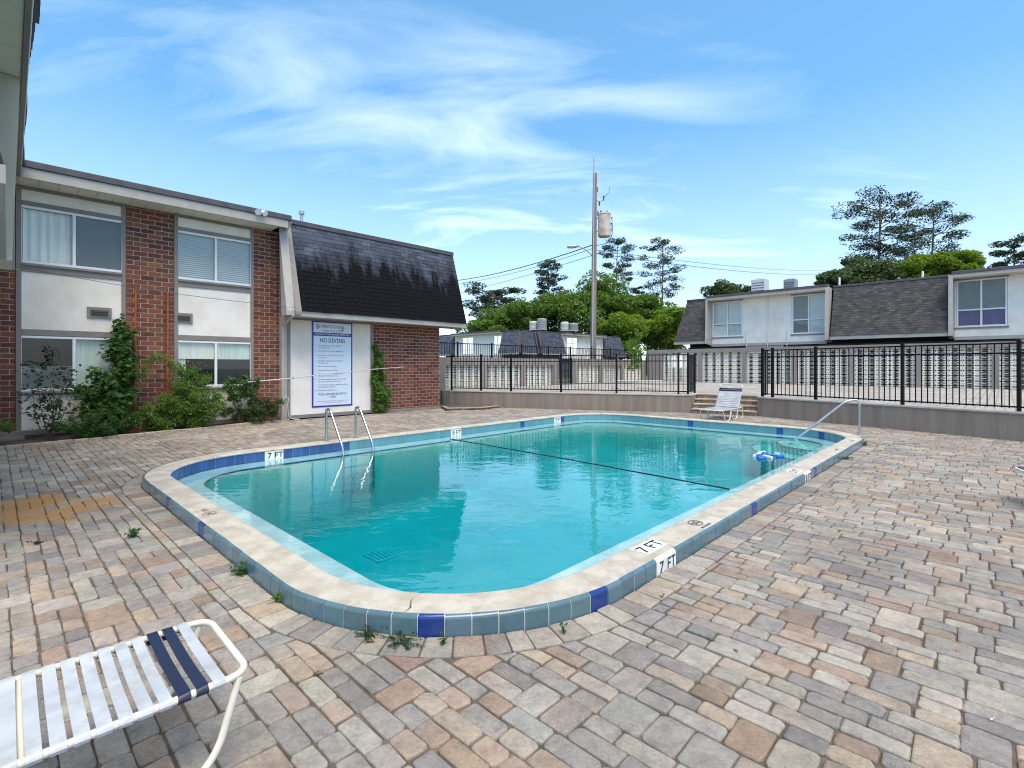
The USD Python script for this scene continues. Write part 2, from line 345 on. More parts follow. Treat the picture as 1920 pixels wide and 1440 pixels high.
def obj(parent, name, g, m, smooth=False, tone=False, attrs=None, **data):
    """one Mesh prim under a Thing, under a part (a Thing again), or top-level when parent is None"""
    pp = parent.path if parent else '/World'
    path = pp + '/' + numbered(pp, name)
    v, f = g.arrays()
    base = parent.base if parent else np.zeros(3)
    uk = usdkit.mesh(stage, path, trimesh.Trimesh(v - base, f, process=False), mt[m] if isinstance(m, str) else m, smooth=smooth)
    if tone:
        pv = UsdGeom.PrimvarsAPI(uk).CreatePrimvar('tone', Sdf.ValueTypeNames.Color3fArray, 'vertex')
        tn = np.vstack(g.t).astype(np.float32); n_pts = len(uk.GetPointsAttr().Get())
        pv.Set(Vt.Vec3fArray.FromNumpy(tn if len(tn) == n_pts else np.tile(tn[:1], (n_pts, 1))))
    for k, val in (attrs or {}).items():
        UsdGeom.PrimvarsAPI(uk).CreatePrimvar(k, Sdf.ValueTypeNames.FloatArray, 'vertex').Set(Vt.FloatArray.FromNumpy(np.full(len(uk.GetPointsAttr().Get()), val, np.float32)))
    setd(uk.GetPrim(), **data)
    return Thing(path, base)


BOXF = np.array([[0, 3, 2, 1], [4, 5, 6, 7], [0, 1, 5, 4], [1, 2, 6, 5], [2, 3, 7, 6], [3, 0, 4, 7]])


def box(x0, x1, y0, y1, z0, z1, fr=WORLD):
    v = np.array([[x0, y0, z0], [x1, y0, z0], [x1, y1, z0], [x0, y1, z0], [x0, y0, z1], [x1, y0, z1], [x1, y1, z1], [x0, y1, z1]], float)
    f = np.vstack([BOXF[:, [0, 1, 2]], BOXF[:, [0, 2, 3]]])
    return fr.map(v, f)


def cbox(x0, x1, y0, y1, z0, z1, c, fr=WORLD):
    """box with chamfered edges"""
    s = np.array([x1 - x0, y1 - y0, z1 - z0]) / 2; m = np.array([x1 + x0, y1 + y0, z1 + z0]) / 2
    c = min(c, *(s * 0.95))
    pts = []
    for a in (-1, 1):
        for b in (-1, 1):
            for d in (-1, 1):
                for k in range(3):
                    q = np.array([a, b, d]) * (s - c); q[k] = np.array([a, b, d])[k] * s[k]
                    pts.append(m + q)
    return fr.map(np.array(pts), _cboxf)


def _mk():
    pts = []
    for a in (-1, 1):
        for b in (-1, 1):
            for d in (-1, 1):
                for k in range(3):
                    q = np.array([a, b, d]) * 0.8; q[k] = np.array([a, b, d])[k]
                    pts.append(q)
    pts = np.array(pts)
    h = trimesh.convex.convex_hull(pts)
    idx = [int(np.argmin(((pts - p) ** 2).sum(1))) for p in h.vertices]
    return np.array(idx)[h.faces]


_cboxf = _mk()


def prism(poly, z0, z1, fr=WORLD):
    m = trimesh.creation.extrude_polygon(poly, z1 - z0, engine='earcut')
    v = np.array(m.vertices); v[:, 2] += z0
    return fr.map(v, np.array(m.faces))


def side_prism(dz, t0, t1, fr):
    """polygon in the (y, z) plane of a frame, extruded along its x from t0 to t1"""
    m = trimesh.creation.extrude_polygon(Polygon(dz), t1 - t0, engine='earcut')
    v = np.array(m.vertices)
    w = np.column_stack([v[:, 2] + t0, v[:, 0], v[:, 1]])
    return fr.map(w, np.array(m.faces))


def tube(pts, r, sides=8, caps=True):
    p = np.asarray(pts, float); n = len(p)
    t = np.gradient(p, axis=0); t /= np.linalg.norm(t, axis=1, keepdims=True) + 1e-12
    up = np.array([0, 0, 1.0]) if abs(t[0, 2]) < 0.9 else np.array([1.0, 0, 0])
    a = np.cross(t[0], up); a /= np.linalg.norm(a)
    A = []
    for k in range(n):
        a = a - t[k] * (a @ t[k]); a /= np.linalg.norm(a) + 1e-12
        A.append(a)
    A = np.array(A); B = np.cross(t, A)
    ang = np.arange(sides) * 2 * PI / sides
    r = np.broadcast_to(r, (n,))
    v = (p[:, None] + r[:, None, None] * (np.cos(ang)[None, :, None] * A[:, None] + np.sin(ang)[None, :, None] * B[:, None])).reshape(-1, 3)
    i, j = np.meshgrid(np.arange(n - 1), np.arange(sides), indexing='ij')
    q = np.stack([i * sides + j, i * sides + (j + 1) % sides, (i + 1) * sides + (j + 1) % sides, (i + 1) * sides + j], -1).reshape(-1, 4)
    f = np.vstack([q[:, [0, 1, 2]], q[:, [0, 2, 3]]])
    if caps:
        k = len(v); v = np.vstack([v, p[0], p[-1]])
        c0 = [[k, (j + 1) % sides, j] for j in range(sides)]
        c1 = [[k + 1, (n - 1) * sides + j, (n - 1) * sides + (j + 1) % sides] for j in range(sides)]
        f = np.vstack([f, c0, c1])
    return v, f


def rounded(pts, r, seg=5):
    """polyline with its corners rounded to radius r"""
    p = [np.asarray(q, float) for q in pts]
    out = [p[0]]
    for a, b, c in zip(p[:-2], p[1:-1], p[2:]):
        u = (a - b) / np.linalg.norm(a - b); w = (c - b) / np.linalg.norm(c - b)
        d = min(r, 0.45 * np.linalg.norm(a - b), 0.45 * np.linalg.norm(c - b))
        for s in np.linspace(0, 1, seg):
            q0, q1 = b + u * d * (1 - s), b + w * d * s
            out.append(q0 * (1 - s) + q1 * s)
    out.append(p[-1])
    return np.array(out)


def lathe(profile, center, sides=16):
    """(radius, z) profile about a vertical axis"""
    p = np.asarray(profile, float); n = len(p); ang = np.arange(sides) * 2 * PI / sides
    v = np.stack([np.outer(p[:, 0], np.cos(ang)) + center[0], np.outer(p[:, 0], np.sin(ang)) + center[1], np.repeat(p[:, 1:2], sides, 1) + center[2]], -1).reshape(-1, 3)
    i, j = np.meshgrid(np.arange(n - 1), np.arange(sides), indexing='ij')
    q = np.stack([i * sides + j, i * sides + (j + 1) % sides, (i + 1) * sides + (j + 1) % sides, (i + 1) * sides + j], -1).reshape(-1, 4)
    return v, np.vstack([q[:, [0, 1, 2]], q[:, [0, 2, 3]]])


# ------------------------------------------------------------------ the plan of the place
U = np.array([math.cos(0.7913), math.sin(0.7913)])          # along the apartment wall, away to the right
N = np.array([math.sin(0.7913), -math.cos(0.7913)])         # out of that wall
P0 = np.array([-6.21, 13.93])
FL = Frame(P0, U, N)                                         # left building: x along, y out
B0 = np.array([11.92, 29.78])
FR = Frame(B0, N, -U)                                        # right building
C0 = np.array([0.96, 56.0])
FC1 = Frame(C0, U, N)                                        # far building, right face
FC2 = Frame(C0, -N, -U)                                      # far building, left face
PC = np.array([1.035, 8.809]); HL, HW, PR, PROT = 5.512, 3.341, 1.302, 0.806
E1 = np.array([math.cos(PROT), math.sin(PROT)]); E2 = np.array([-math.sin(PROT), math.cos(PROT)])
FP = Frame(PC, E1, E2)                                       # the pool
LW1 = np.array([5.73, 15.94]); LD = np.array([-0.9456, 0.32534]); LN = np.array([0.32534, 0.9456])   # left retaining wall, from its stair end
RW0 = np.array([7.34, 14.92]); RD = np.array([0.48564, -0.87416]); RN = np.array([0.87416, 0.48564])  # right retaining wall
FLW = Frame(LW1, LD, LN); FRW = Frame(RW0, RD, RN)
SL0 = np.array([-2.9, 19.2]); FSL = Frame(SL0, U, N)         # long screen wall
W0 = np.array([9.2, 29.6]); FSR = Frame(W0, N, -U)           # tall screen wall
DZ = 0.57                                                    # upper deck


def outline(off, n=14):
    r = max(PR + off, 0.05); hl, hw = HL + off, HW + off
    a = np.linspace(0, PI / 2, n); pts = []
    for sx, sy, a0 in ((1, 1, 0), (-1, 1, PI / 2), (-1, -1, PI), (1, -1, 1.5 * PI)):
        c = np.array([sx * (hl - r), sy * (hw - r)])
        pts += [c + r * np.array([math.cos(a0 + x), math.sin(a0 + x)]) for x in a]
    return np.array(pts)


class Walk:
    """arc length along the pool's outline at an offset"""
    def __init__(self, off):
        self.p = np.vstack([outline(off, 30), outline(off, 30)[:1]])
        d = np.linalg.norm(np.diff(self.p, axis=0), axis=1)
        self.s = np.concatenate([[0], np.cumsum(d)]); self.len = self.s[-1]

    def at(self, s):
        s = s % self.len
        p = np.array([np.interp(s, self.s, self.p[:, k]) for k in (0, 1)])
        e = 0.004
        a, b = [np.array([np.interp((s + q) % self.len, self.s, self.p[:, k]) for k in (0, 1)]) for q in (-e, e)]
        t = (b - a) / np.linalg.norm(b - a)
        return p, np.array([t[1], -t[0]])   # point and outward normal (counter-clockwise outline)


def in_pool_world(off):
    o = outline(off, 14)
    return Polygon(PC + o[:, :1] * E1 + o[:, 1:2] * E2)

# ------------------------------------------------------------------ ground
rng = np.random.default_rng(7)
pool_hole = in_pool_world(0.25)
big = Polygon([(-260, -120), (260, -120), (260, 420), (-260, 420)]).difference(pool_hole)
g = G(); v2, f2 = trimesh.creation.triangulate_polygon(big, engine='earcut')
g.add(np.column_stack([v2, np.full(len(v2), -0.06)]), f2)
obj(None, 'ground', g, 'ground', kind='structure')

S = np.array([0.53, 0.85]); S = S / np.hypot(*S)
RWE = RW0 + RD * 9.0
wing_corner = P0 - U * 6.05
deck_poly = Polygon([P0 + U * 5.6 + N * 0.02, P0 + U * 5.25 + N * 0.02, P0 + U * -0.1 + N * 0.16, P0 + U * -5.0 + N * 1.2, P0 - U * 5.65 + N * 1.33, P0 - U * 6.05 + N * 1.4, P0 - U * 6.05 + N * 16.5,
                     (6.5, -3.0), (14.0, 1.5), RWE, RW0, RW0 + S * 0.05, LW1 + S * 0.05, LW1, (-0.47, 17.9), (-2.28, 16.55)])
sand_poly = deck_poly.buffer(0.35).difference(in_pool_world(0.27))
deck = thing('pool_deck', base=(0, 0, 0), kind='structure')
g = G(); v2, f2 = trimesh.creation.triangulate_polygon(sand_poly, engine='earcut')
g.add(np.column_stack([v2, np.full(len(v2), -0.013)]), f2)
obj(deck, 'joint_sand', g, 'sand')

# pavers: courses square to the long side of the pool, with a border course round the coping
PAL = np.array([(0.198, 0.186, 0.176), (0.235, 0.222, 0.207), (0.285, 0.265, 0.235), (0.33, 0.305, 0.262), (0.265, 0.245, 0.212), (0.295, 0.235, 0.18), (0.27, 0.20, 0.15), (0.225, 0.165, 0.125), (0.33, 0.268, 0.205), (0.31, 0.265, 0.215)]) * np.array([1.0, 0.985, 0.975])
PW = np.array([.20, .15, .15, .10, .11, .08, .08, .05, .04, .04])


def paver_mesh(ring, z, tilt, inset=0.010, drop=0.008):
    """ring: counter-clockwise outline; a rounded, slightly uneven stone"""
    n = len(ring); c = ring.mean(0)
    d = c - ring; L = np.linalg.norm(d, axis=1, keepdims=True)
    r1 = ring + d / L * inset * 0.35; r2 = ring + d / L * inset * 1.25
    zt = z + (ring - c) @ tilt
    v = np.vstack([np.column_stack([ring, zt - 0.035]), np.column_stack([ring, zt - drop]), np.column_stack([r1, zt - drop * 0.3]), np.column_stack([r2, z + (r2 - c) @ tilt])])
    i = np.arange(n); j = (i + 1) % n
    q = []
    for k in range(3):
        q.append(np.stack([k * n + i, k * n + j, (k + 1) * n + j, (k + 1) * n + i], 1))
    f = np.vstack([np.vstack([x[:, [0, 1, 2]], x[:, [0, 2, 3]]]) for x in q] + [np.array([[3 * n, 3 * n + k, 3 * n + k + 1] for k in range(1, n - 1)])])
    return v, f


def rect_ring(x0, x1, y0, y1, cut):
    j = lambda: rng.normal(0, 0.0022)
    pts = []
    for (x, y, sx, sy) in ((x0, y0, 1, 1), (x1, y0, -1, 1), (x1, y1, -1, -1), (x0, y1, 1, -1)):
        c = cut * rng.uniform(0.7, 1.5)
        a, b = (x + sx * c, y), (x, y + sy * c)
        m = (x + sx * c * 0.3, y + sy * c * 0.3)
        order = (b, m, a) if (sx == sy) else (a, m, b)
        pts += [(p[0] + j(), p[1] + j()) for p in order]
    return np.array(pts)


pavers = []   # (centre, ring, tone)


def add_paver(ring_local, cut=False):
    w = PC + ring_local[:, :1] * E1 + ring_local[:, 1:2] * E2
    pavers.append((w.mean(0), w))


GAP = 0.0034
border_in, border_out = 0.288 + 0.006, 0.288 + 0.205
wk0, wk1 = Walk(border_in), Walk(border_out)
# border course
s = 0.0; ratio = wk1.len / wk0.len
wm = Walk(0.288)
while s < wm.len - 0.05:
    L = rng.choice([0.13, 0.155, 0.19, 0.12]) * rng.uniform(0.95, 1.05)
    L = min(L, wm.len - s)
    ring = []
    for ss, off in ((s + GAP, 0.006), (s + L - GAP, 0.006), (s + L - GAP, 0.2), (s + GAP, 0.2)):
        p, nn = wm.at(ss); ring.append(p + nn * (off + rng.normal(0, 0.003)))
    ring = np.array(ring)
    if Polygon(ring).area < 0:
        ring = ring[::-1]
    pl = Polygon(ring)
    if pl.is_valid and pl.area > 0.004:
        pl = shapely.geometry.polygon.orient(pl.buffer(-0.012).buffer(0.012, quad_segs=2), 1.0)
        add_paver(np.array(pl.exterior.coords)[:-1])
    s += L
field = deck_poly.difference(in_pool_world(border_out))
# in the pool's frame: x along E1; a course is a strip of constant x, its stones follow each other along y
fl = shapely.affinity.affine_transform(field, [E1[0], E1[1], E2[0], E2[1], -PC @ E1, -PC @ E2]) if hasattr(shapely, 'affinity') else None
if fl is None:
    from shapely import affinity
    fl = affinity.affine_transform(field, [E1[0], E1[1], E2[0], E2[1], -PC @ E1, -PC @ E2])
shapely.prepare(fl)
mnx, mny, mxx, mxy = fl.bounds


def visible(cw):
    return cw[1] > 1.15 and abs(cw[0]) < 1.06 * cw[1] + 0.75


def field_rect(x0, x1, y0, y1):
    cx, cy = (x0 + x1) / 2, (y0 + y1) / 2
    cw = PC + cx * E1 + cy * E2
    if not visible(cw):
        return
    b = sbox(x0 + GAP, y0 + GAP, x1 - GAP, y1 - GAP)
    if not fl.intersects(b):
        return
    if fl.contains(b):
        jx, jy = rng.normal(0, 0.0025, 2)
        add_paver(rect_ring(x0 + GAP + jx, x1 - GAP + jx, y0 + GAP + jy, y1 - GAP + jy, 0.0155))
    else:
        c = fl.intersection(b)
        for pl in getattr(c, 'geoms', [c]):
            if pl.geom_type == 'Polygon' and pl.area > 0.0035:
                pl = pl.buffer(-0.004).buffer(0.0)
                for q in getattr(pl, 'geoms', [pl]):
                    if q.area > 0.003:
                        add_paver(np.array(shapely.geometry.polygon.orient(q, 1.0).exterior.coords)[:-1])


x = mnx - 0.1; row = 0
H2, H1 = 0.204, 0.102
while x < mxx + 0.1:
    y = mny - rng.uniform(0, 0.6)
    while y < mxy + 0.1:
        k = rng.random()
        if k < 0.42:
            w = rng.choice([0.155, 0.178, 0.205])
            field_rect(x, x + H2, y, y + w)
        elif k < 0.8:
            w = 0.39; a = rng.choice([0.235, 0.155]); b = w - a if rng.random() < 0.75 else a
            field_rect(x, x + H1, y, y + a); field_rect(x, x + H1, y + a, y + w)
            field_rect(x + H1, x + H2, y, y + b); field_rect(x + H1, x + H2, y + b, y + w)
        else:
            w = rng.choice([0.155, 0.235])
            field_rect(x, x + H1, y, y + w); field_rect(x + H1, x + H2, y, y + w)
        y += w
    x += H2; row += 1


def px_size(c, ring):
    e = ring[:, 1].max() - ring[:, 1].min(); wx = ring[:, 0].max() - ring[:, 0].min()
    Y = max(c[1], 0.5)
    seen = c[1] > 1.75 and abs(c[0]) < 1.03 * c[1]
    return (wx / Y) * (e / Y / Y) * (1 if seen else 1e-3)


order = sorted(range(len(pavers)), key=lambda i: -px_size(*pavers[i]))
near = set(order[:300])
rest = G()
for i, (c, ring) in enumerate(pavers):
    t = 0.92 * PAL[rng.choice(len(PAL), p=PW)] * rng.uniform(0.86, 1.14) * (1 + rng.normal(0, 0.02, 3))
    r_ = rng.random()
    z = rng.normal(0, 0.0016); tilt = rng.normal(0, 0.006, 2)
    if c[1] < 6.5 and c[0] > 0.8:
        tilt = rng.normal(0, 0.009, 2)
    v, f = paver_mesh(ring, z, tilt)
    # two-tone stones: one end may carry another pigment
    tt = np.tile(t, (len(v), 1))
    if r_ < 0.35:
        t2 = PAL[rng.choice(len(PAL), p=PW)]
        d = (v[:, :2] - c) @ rng.normal(0, 1, 2); d = (d - d.min()) / (np.ptp(d) + 1e-9)
        tt = tt * (1 - 0.55 * d[:, None]) + t2 * 0.55 * d[:, None]
    if i in near:
        gg = G(); gg.add(v, f); gg.t = [tt]
        obj(deck, 'paver', gg, 'paver', tone=True)
    else:
        rest.add(v, f); rest.t[-1] = tt
obj(deck, 'paver_field', rest, 'paver', tone=True, kind='stuff')
N_PAVERS = len(pavers)

# ------------------------------------------------------------------ pool
pool = thing('swimming_pool', 'rectangular swimming pool with rounded corners, blue tiled rim and beige coping', 'pool', (PC[0], PC[1], 0))
ZC = 0.108


def ring3(off, z):
    o = outline(off, 14)
    return np.column_stack([PC + o[:, :1] * E1 + o[:, 1:2] * E2, np.full(len(o), z) if np.ndim(z) == 0 else z])


def loft(rings, close=True):
    n = len(rings[0]); v = np.vstack(rings); i = np.arange(n); j = (i + 1) % n; f = []
    for k in range(len(rings) - 1):
        q = np.stack([k * n + i, k * n + j, (k + 1) * n + j, (k + 1) * n + i], 1)
        f += [q[:, [0, 1, 2]], q[:, [0, 2, 3]]]
    return v, np.vstack(f)


# coping in poured lengths, parted by hairline cracks
wi = Walk(0.0)
cuts = [0.9, 4.1, 7.4, 11.0, 13.1, 15.2, 17.42, 19.4, 21.6, 24.3, 27.4, 30.6, 32.9]
for k in range(len(cuts)):
    s0, s1 = cuts[k], cuts[(k + 1) % len(cuts)]
    if s1 < s0:
        s1 += wi.len
    open_crack = k in (4, 6)
    gap = 0.0042 if abs(cuts[k] - 17.42) < .1 else 0.0024
    ss = np.linspace(s0 + gap, s1 - gap, max(6, int((s1 - s0) / 0.1)))
    prof = [(0.262, 0.0), (0.262, ZC - 0.001), (0.25, ZC), (0.20, ZC + 0.001), (0.13, ZC + 0.0015), (0.07, ZC + 0.001), (0.015, ZC), (-0.006, ZC - 0.008), (-0.012, ZC - 0.02), (-0.006, ZC - 0.033), (0.02, ZC - 0.036), (0.02, 0.0)]
    rings = []
    for q, s in enumerate(ss):
        p, nn = wi.at(s)
        jag = 0.012 * math.sin(s * 40) if q in (0, len(ss) - 1) else 0
        pts = []
        for m_, (o, z) in enumerate(prof):
            sh = 0.010 * math.sin(o * 31 + s0 * 3) + 0.006 * math.sin(o * 77) if q in (0, len(ss) - 1) else 0
            pl, nl = wi.at(s + (sh if q in (0, len(ss) - 1) else 0))
            w = PC + (pl + nl * o)[0] * E1 + (pl + nl * o)[1] * E2
            pts.append([w[0], w[1], z + 0.0025 * (meshkit.noise(np.array([w[0] * 3, w[1] * 3, 0.0])) - 0.5)])
        rings.append(np.array(pts))
    n = len(prof); V = np.vstack(rings); F = []
    for a in range(len(ss) - 1):
        for b in range(n):
            c = (b + 1) % n
            F += [[a * n + b, a * n + c, (a + 1) * n + c], [a * n + b, (a + 1) * n + c, (a + 1) * n + b]]
    F += [[0, c + 1, c] for c in range(1, n - 1)] + [[(len(ss) - 1) * n, (len(ss) - 1) * n + c, (len(ss) - 1) * n + c + 1] for c in range(1, n - 1)]
    gg = G(); gg.add(V, np.array(F)[:, ::-1])
    obj(pool, 'coping', gg, 'coping', smooth=50)

TEAL, BLUE, NAVY, WHITE = np.array([0.078, 0.142, 0.172]), np.array([0.026, 0.068, 0.215]), np.array([0.011, 0.034, 0.155]), np.array([0.70, 0.69, 0.66])
TEAL_IN = np.array([0.09, 0.245, 0.285])
wo = Walk(0.288); PITCH = wo.len / round(wo.len / 0.152)


def swept(walk, s0, s1, prof, base=0.0, steps=2):
    """profile (offset from the walk's outline, z) swept from s0 to s1, with closed ends"""
    ss = np.linspace(s0, s1, steps + 1); n = len(prof); V = []
    for s in ss:
        p, nn = walk.at(s)
        for o, z in prof:
            q = p + nn * o
            w = PC + q[0] * E1 + q[1] * E2
            V.append([w[0], w[1], z])
    F = []
    for a in range(len(ss) - 1):
        for b in range(n):
            c = (b + 1) % n
            F += [[a * n + b, a * n + c, (a + 1) * n + c], [a * n + b, (a + 1) * n + c, (a + 1) * n + b]]
    F += [[0, c + 1, c] for c in range(1, n - 1)] + [[(len(ss) - 1) * n, (len(ss) - 1) * n + c, (len(ss) - 1) * n + c + 1] for c in range(1, n - 1)]
    return np.array(V), np.array(F)[:, ::-1]


# outer bullnose tiles: dark blue accents and the white depth tiles where they are seen
outer_prof = [(-0.026, -0.03), (0, -0.03), (0, 0.086), (-0.003, 0.097), (-0.010, 0.106), (-0.020, 0.1105), (-0.026, 0.1105)]
n_out = round(wo.len / PITCH)
s_ref = 18.59
accent = {0, 7, -27, -19, 25, 41}
letters = []
for k in range(n_out):
    m = k if k < n_out - 60 else k - n_out
    s0 = s_ref + k * PITCH
    tone = TEAL * rng.uniform(0.9, 1.1) * (1 + rng.normal(0, 0.025, 3))
    mm = 'tile'
    if m in accent:
        tone = NAVY * 1.1
    if m in (12, 13, 38, 39):
        tone = WHITE
    so, jz = rng.normal(0, 0.0012, 2)
    gg = G(); gg.add(*swept(wo, s0 + 0.0028, s0 + PITCH - 0.0028, [(o + so, z + jz * 0.7) for o, z in outer_prof]), tone)
    obj(pool, 'rim_tile', gg, 'tile', smooth=35, tone=True)
    p0 = wo.at(s0 + PITCH / 2)
    if m in (12, 13, 38, 39):
        letters.append((m, p0))
gg = G()
for k in range(n_out * 1):
    gg.add(*swept(wo, s_ref + k * PITCH - 0.0001, s_ref + (k + 1) * PITCH, [(-0.03, -0.03), (-0.004, -0.03), (-0.004, 0.086), (-0.013, 0.102), (-0.024, 0.1065), (-0.03, 0.1065)], steps=1))
obj(pool, 'rim_grout', gg, 'grout', smooth=35)


def text_on(parent, name, text, height, origin, xdir, ydir, m='black_ink', bold=True, depth=0.0012, center=True, sx=1.0):
    """lettering on a flat surface: reads along xdir, its tops towards ydir"""
    tm = meshkit.text_mesh(text, height, depth, bold)
    v = np.array(tm.vertices); v[:, 0] *= sx
    if center:
        v[:, 0] -= (v[:, 0].max() + v[:, 0].min()) / 2; v[:, 1] -= (v[:, 1].max() + v[:, 1].min()) / 2
    xd, yd = np.asarray(xdir, float), np.asarray(ydir, float); zd = np.cross(xd, yd)
    w = np.asarray(origin, float) + v[:, :1] * xd + v[:, 1:2] * yd + v[:, 2:] * zd
    gg = G(); gg.add(w, np.array(tm.faces))
    return obj(parent, name, gg, m)


def w3(q, z):
    w = PC + q[0] * E1 + q[1] * E2
    return np.array([w[0], w[1], z])


def d3(q):
    w = q[0] * E1 + q[1] * E2
    return np.array([w[0], w[1], 0.0])


for m, (p, nn) in letters:
    t = np.array([-nn[1], nn[0]])   # counter-clockwise along the rim, seen from outside it runs to the right
    txt = {12: '7', 13: 'FT', 38: '5', 39: 'FT'}[m]
    text_on(pool, 'depth_lettering', txt, 0.078, w3(p + nn * 0.002, 0.04), d3(t), (0, 0, 1), depth=0.0012)

# inner waterline tiles, deep blue round the left corner, teal beyond with single blue ones
NB = round(wi.len / 0.152); P2 = wi.len / NB
inner_prof = [(0.03, -0.09), (0.03, 0.073), (0.0, 0.073), (0.0, -0.09)]
blue_rng = (8.62, 12.75)
white_s = [(9.83, 10.13), (5.98, 6.28), (2.33, 2.60)]
single = [3.93, 2.2, 31.45, 29.37, 28.4]
for k in range(NB):
    s0 = k * P2; mid = s0 + P2 / 2
    tone = TEAL_IN * rng.uniform(0.93, 1.07)
    if blue_rng[0] < mid < blue_rng[1]:
        tone = BLUE * rng.uniform(0.85, 1.25) * np.array([1, 1.15, 1])
    if any(abs(mid - q) < P2 / 2 for q in single):
        tone = NAVY * 1.5 * np.array([0.8, 1.5, 1])
    if any(abs(mid - (a + b) / 2) < P2 * 0.95 for a, b in white_s):
        tone = WHITE
    gg = G(); gg.add(*swept(wi, s0 + 0.003, s0 + P2 - 0.003, inner_prof), tone)
    obj(pool, 'waterline_tile', gg, 'tile', tone=True)
gg = G()
gg.add(*loft([ring3(0.03, 0.073), ring3(0.004, 0.073), ring3(0.004, -0.09)]))
obj(pool, 'waterline_grout', gg, 'grout_teal')
for (a, b), num in zip(white_s, ('7', '5', '3')):
    c = (a + b) / 2
    k0 = [k for k in range(NB) if abs(k * P2 + P2 / 2 - c) < P2 * 0.95]
    ks = sorted(k0, reverse=True)
    for k, txt in zip(ks, ((num, 'FT') if len(ks) > 1 else (num + ' FT',))):
        p, nn = wi.at(k * P2 + P2 / 2)
        t = np.array([nn[1], -nn[0]])
        text_on(pool, 'depth_lettering', txt, 0.085, w3(p - nn * 0.0015, 0.0), d3(t), (0, 0, 1))

# ledge under a film of water, walls, sloping floor
ZW = -0.062
obj(pool, 'ledge', G().add(*[a if i == 0 else a[:, ::-1] for i, a in enumerate(loft([ring3(0.01, -0.084), ring3(-0.355, -0.080), ring3(-0.375, -0.084), ring3(-0.383, -0.094), ring3(-0.386, -0.12)]))]), 'ledge', smooth=40)


def floor_z(p):
    xl = (p - PC) @ E1
    return np.interp(xl, [-5.2, -1.8, -0.4, 1.0, 5.2], [-1.62, -1.55, -1.2, -0.95, -0.85])


wall0 = ring3(-0.386, -0.12)
rings = [wall0]
fz = floor_z(wall0[:, :2])
for q, s_ in ((0.35, 0.995), (0.8, 0.985), (0.97, 0.95), (1.0, 0.9), (1.0, 0.7), (1.0, 0.45), (1.0, 0.2), (1.0, 0.001)):
    p = PC + (wall0[:, :2] - PC) * s_
    zz = floor_z(p)
    rings.append(np.column_stack([p, -0.12 + (zz + 0.12) * q]))
v, f = loft(rings)
obj(pool, 'basin', G().add(v, f[:, ::-1]), 'basin', smooth=60)
# edge trim: the dark line at the lip of the ledge
obj(pool, 'ledge_lip', G().add(*[a if i == 0 else a[:, ::-1] for i, a in enumerate(loft([ring3(-0.384, -0.092), ring3(-0.389, -0.094), ring3(-0.39, -0.106), ring3(-0.386, -0.112)]))]), 'navy_tile')
# corner steps under the handrail
for r_, z0 in ((1.45, -0.30), (0.95, -0.17)):
    inner_l = Polygon(outline(-0.38, 20))
    disc = Point(5.0, -2.9).buffer(r_, quad_segs=24).intersection(inner_l)
    gg = G(); gg.add(*prism(disc, -1.0, z0, FP)); obj(pool, 'corner_step', gg, 'step_plaster')
    arc = Point(5.0, -2.9).buffer(r_ - 0.012, quad_segs=24).exterior.buffer(0.022).intersection(inner_l.buffer(-0.03))
    gg = G()
    for q in getattr(arc, 'geoms', [arc]):
        gg.add(*prism(q, z0 + 0.003, z0 + 0.008, FP))
    obj(pool, 'step_edge', gg, 'navy_tile')
# main drain
gg = G()
dzv = float(floor_z(PC + -2.65 * E1 + 1.75 * E2))
gg.add(*box(-2.92, -2.38, 1.52, 1.55, dzv + 0.004, dzv + 0.03, FP)); gg.add(*box(-2.92, -2.38, 1.95, 1.98, dzv + 0.004, dzv + 0.03, FP))
for k in range(8):
    x0 = -2.92 + k * 0.073
    gg.add(*box(x0, x0 + 0.03, 1.55, 1.95, dzv + 0.006, dzv + 0.027, FP))
obj(pool, 'drain_grate', gg, 'drain')
# markings let into the top of the coping
fr_x, fr_y = d3((0.0, 1.0)), d3((-1.0, 0.0))
ox = d3((1.0, 0.0)); oy = d3((0.0, 1.0))


def plate(name, cx, cy, sx, sy, m='white_tile'):
    gg = G(); gg.add(*box(cx - sx / 2, cx + sx / 2, cy - sy / 2, cy + sy / 2, ZC - 0.01, ZC + 0.0045, FP)); return obj(pool, name, gg, m)


# right long side: outwards is -y, so a reader on the deck faces +y; text runs along +x
plate('depth_plate', -3.57, -3.46, 0.30, 0.15)
text_on(pool, 'depth_lettering', '7 FT', 0.10, w3((-3.57, -3.46), ZC + 0.0048), ox, oy)
plate('depth_plate', 0.26, -3.49, 0.27, 0.13)
text_on(pool, 'depth_lettering', '5 FT', 0.085, w3((0.26, -3.49), ZC + 0.0048), ox, oy)


def no_diving(cx, cy, xd, yd, r=0.062):
    c = w3((cx, cy), ZC + 0.0052)
    gg = G()
    a = np.linspace(0, 2 * PI, 25)
    gg.add(*tube(np.array([c + xd * r * math.cos(q) + yd * r * math.sin(q) for q in a]), 0.0035, 4))
    gg.add(*tube(np.array([c - xd * r * 0.7 - yd * r * 0.7, c + xd * r * 0.7 + yd * r * 0.7]), 0.0035, 4))
    for k in range(3):
        q = c + xd * (-0.6 + 0.35 * k) * r + yd * (0.25 - 0.25 * k) * r
        gg.add(*tube(np.array([q, q + xd * r * 0.5 - yd * r * 0.1]), 0.005, 4))
    obj(pool, 'no_diving_mark', gg, 'faded_ink')


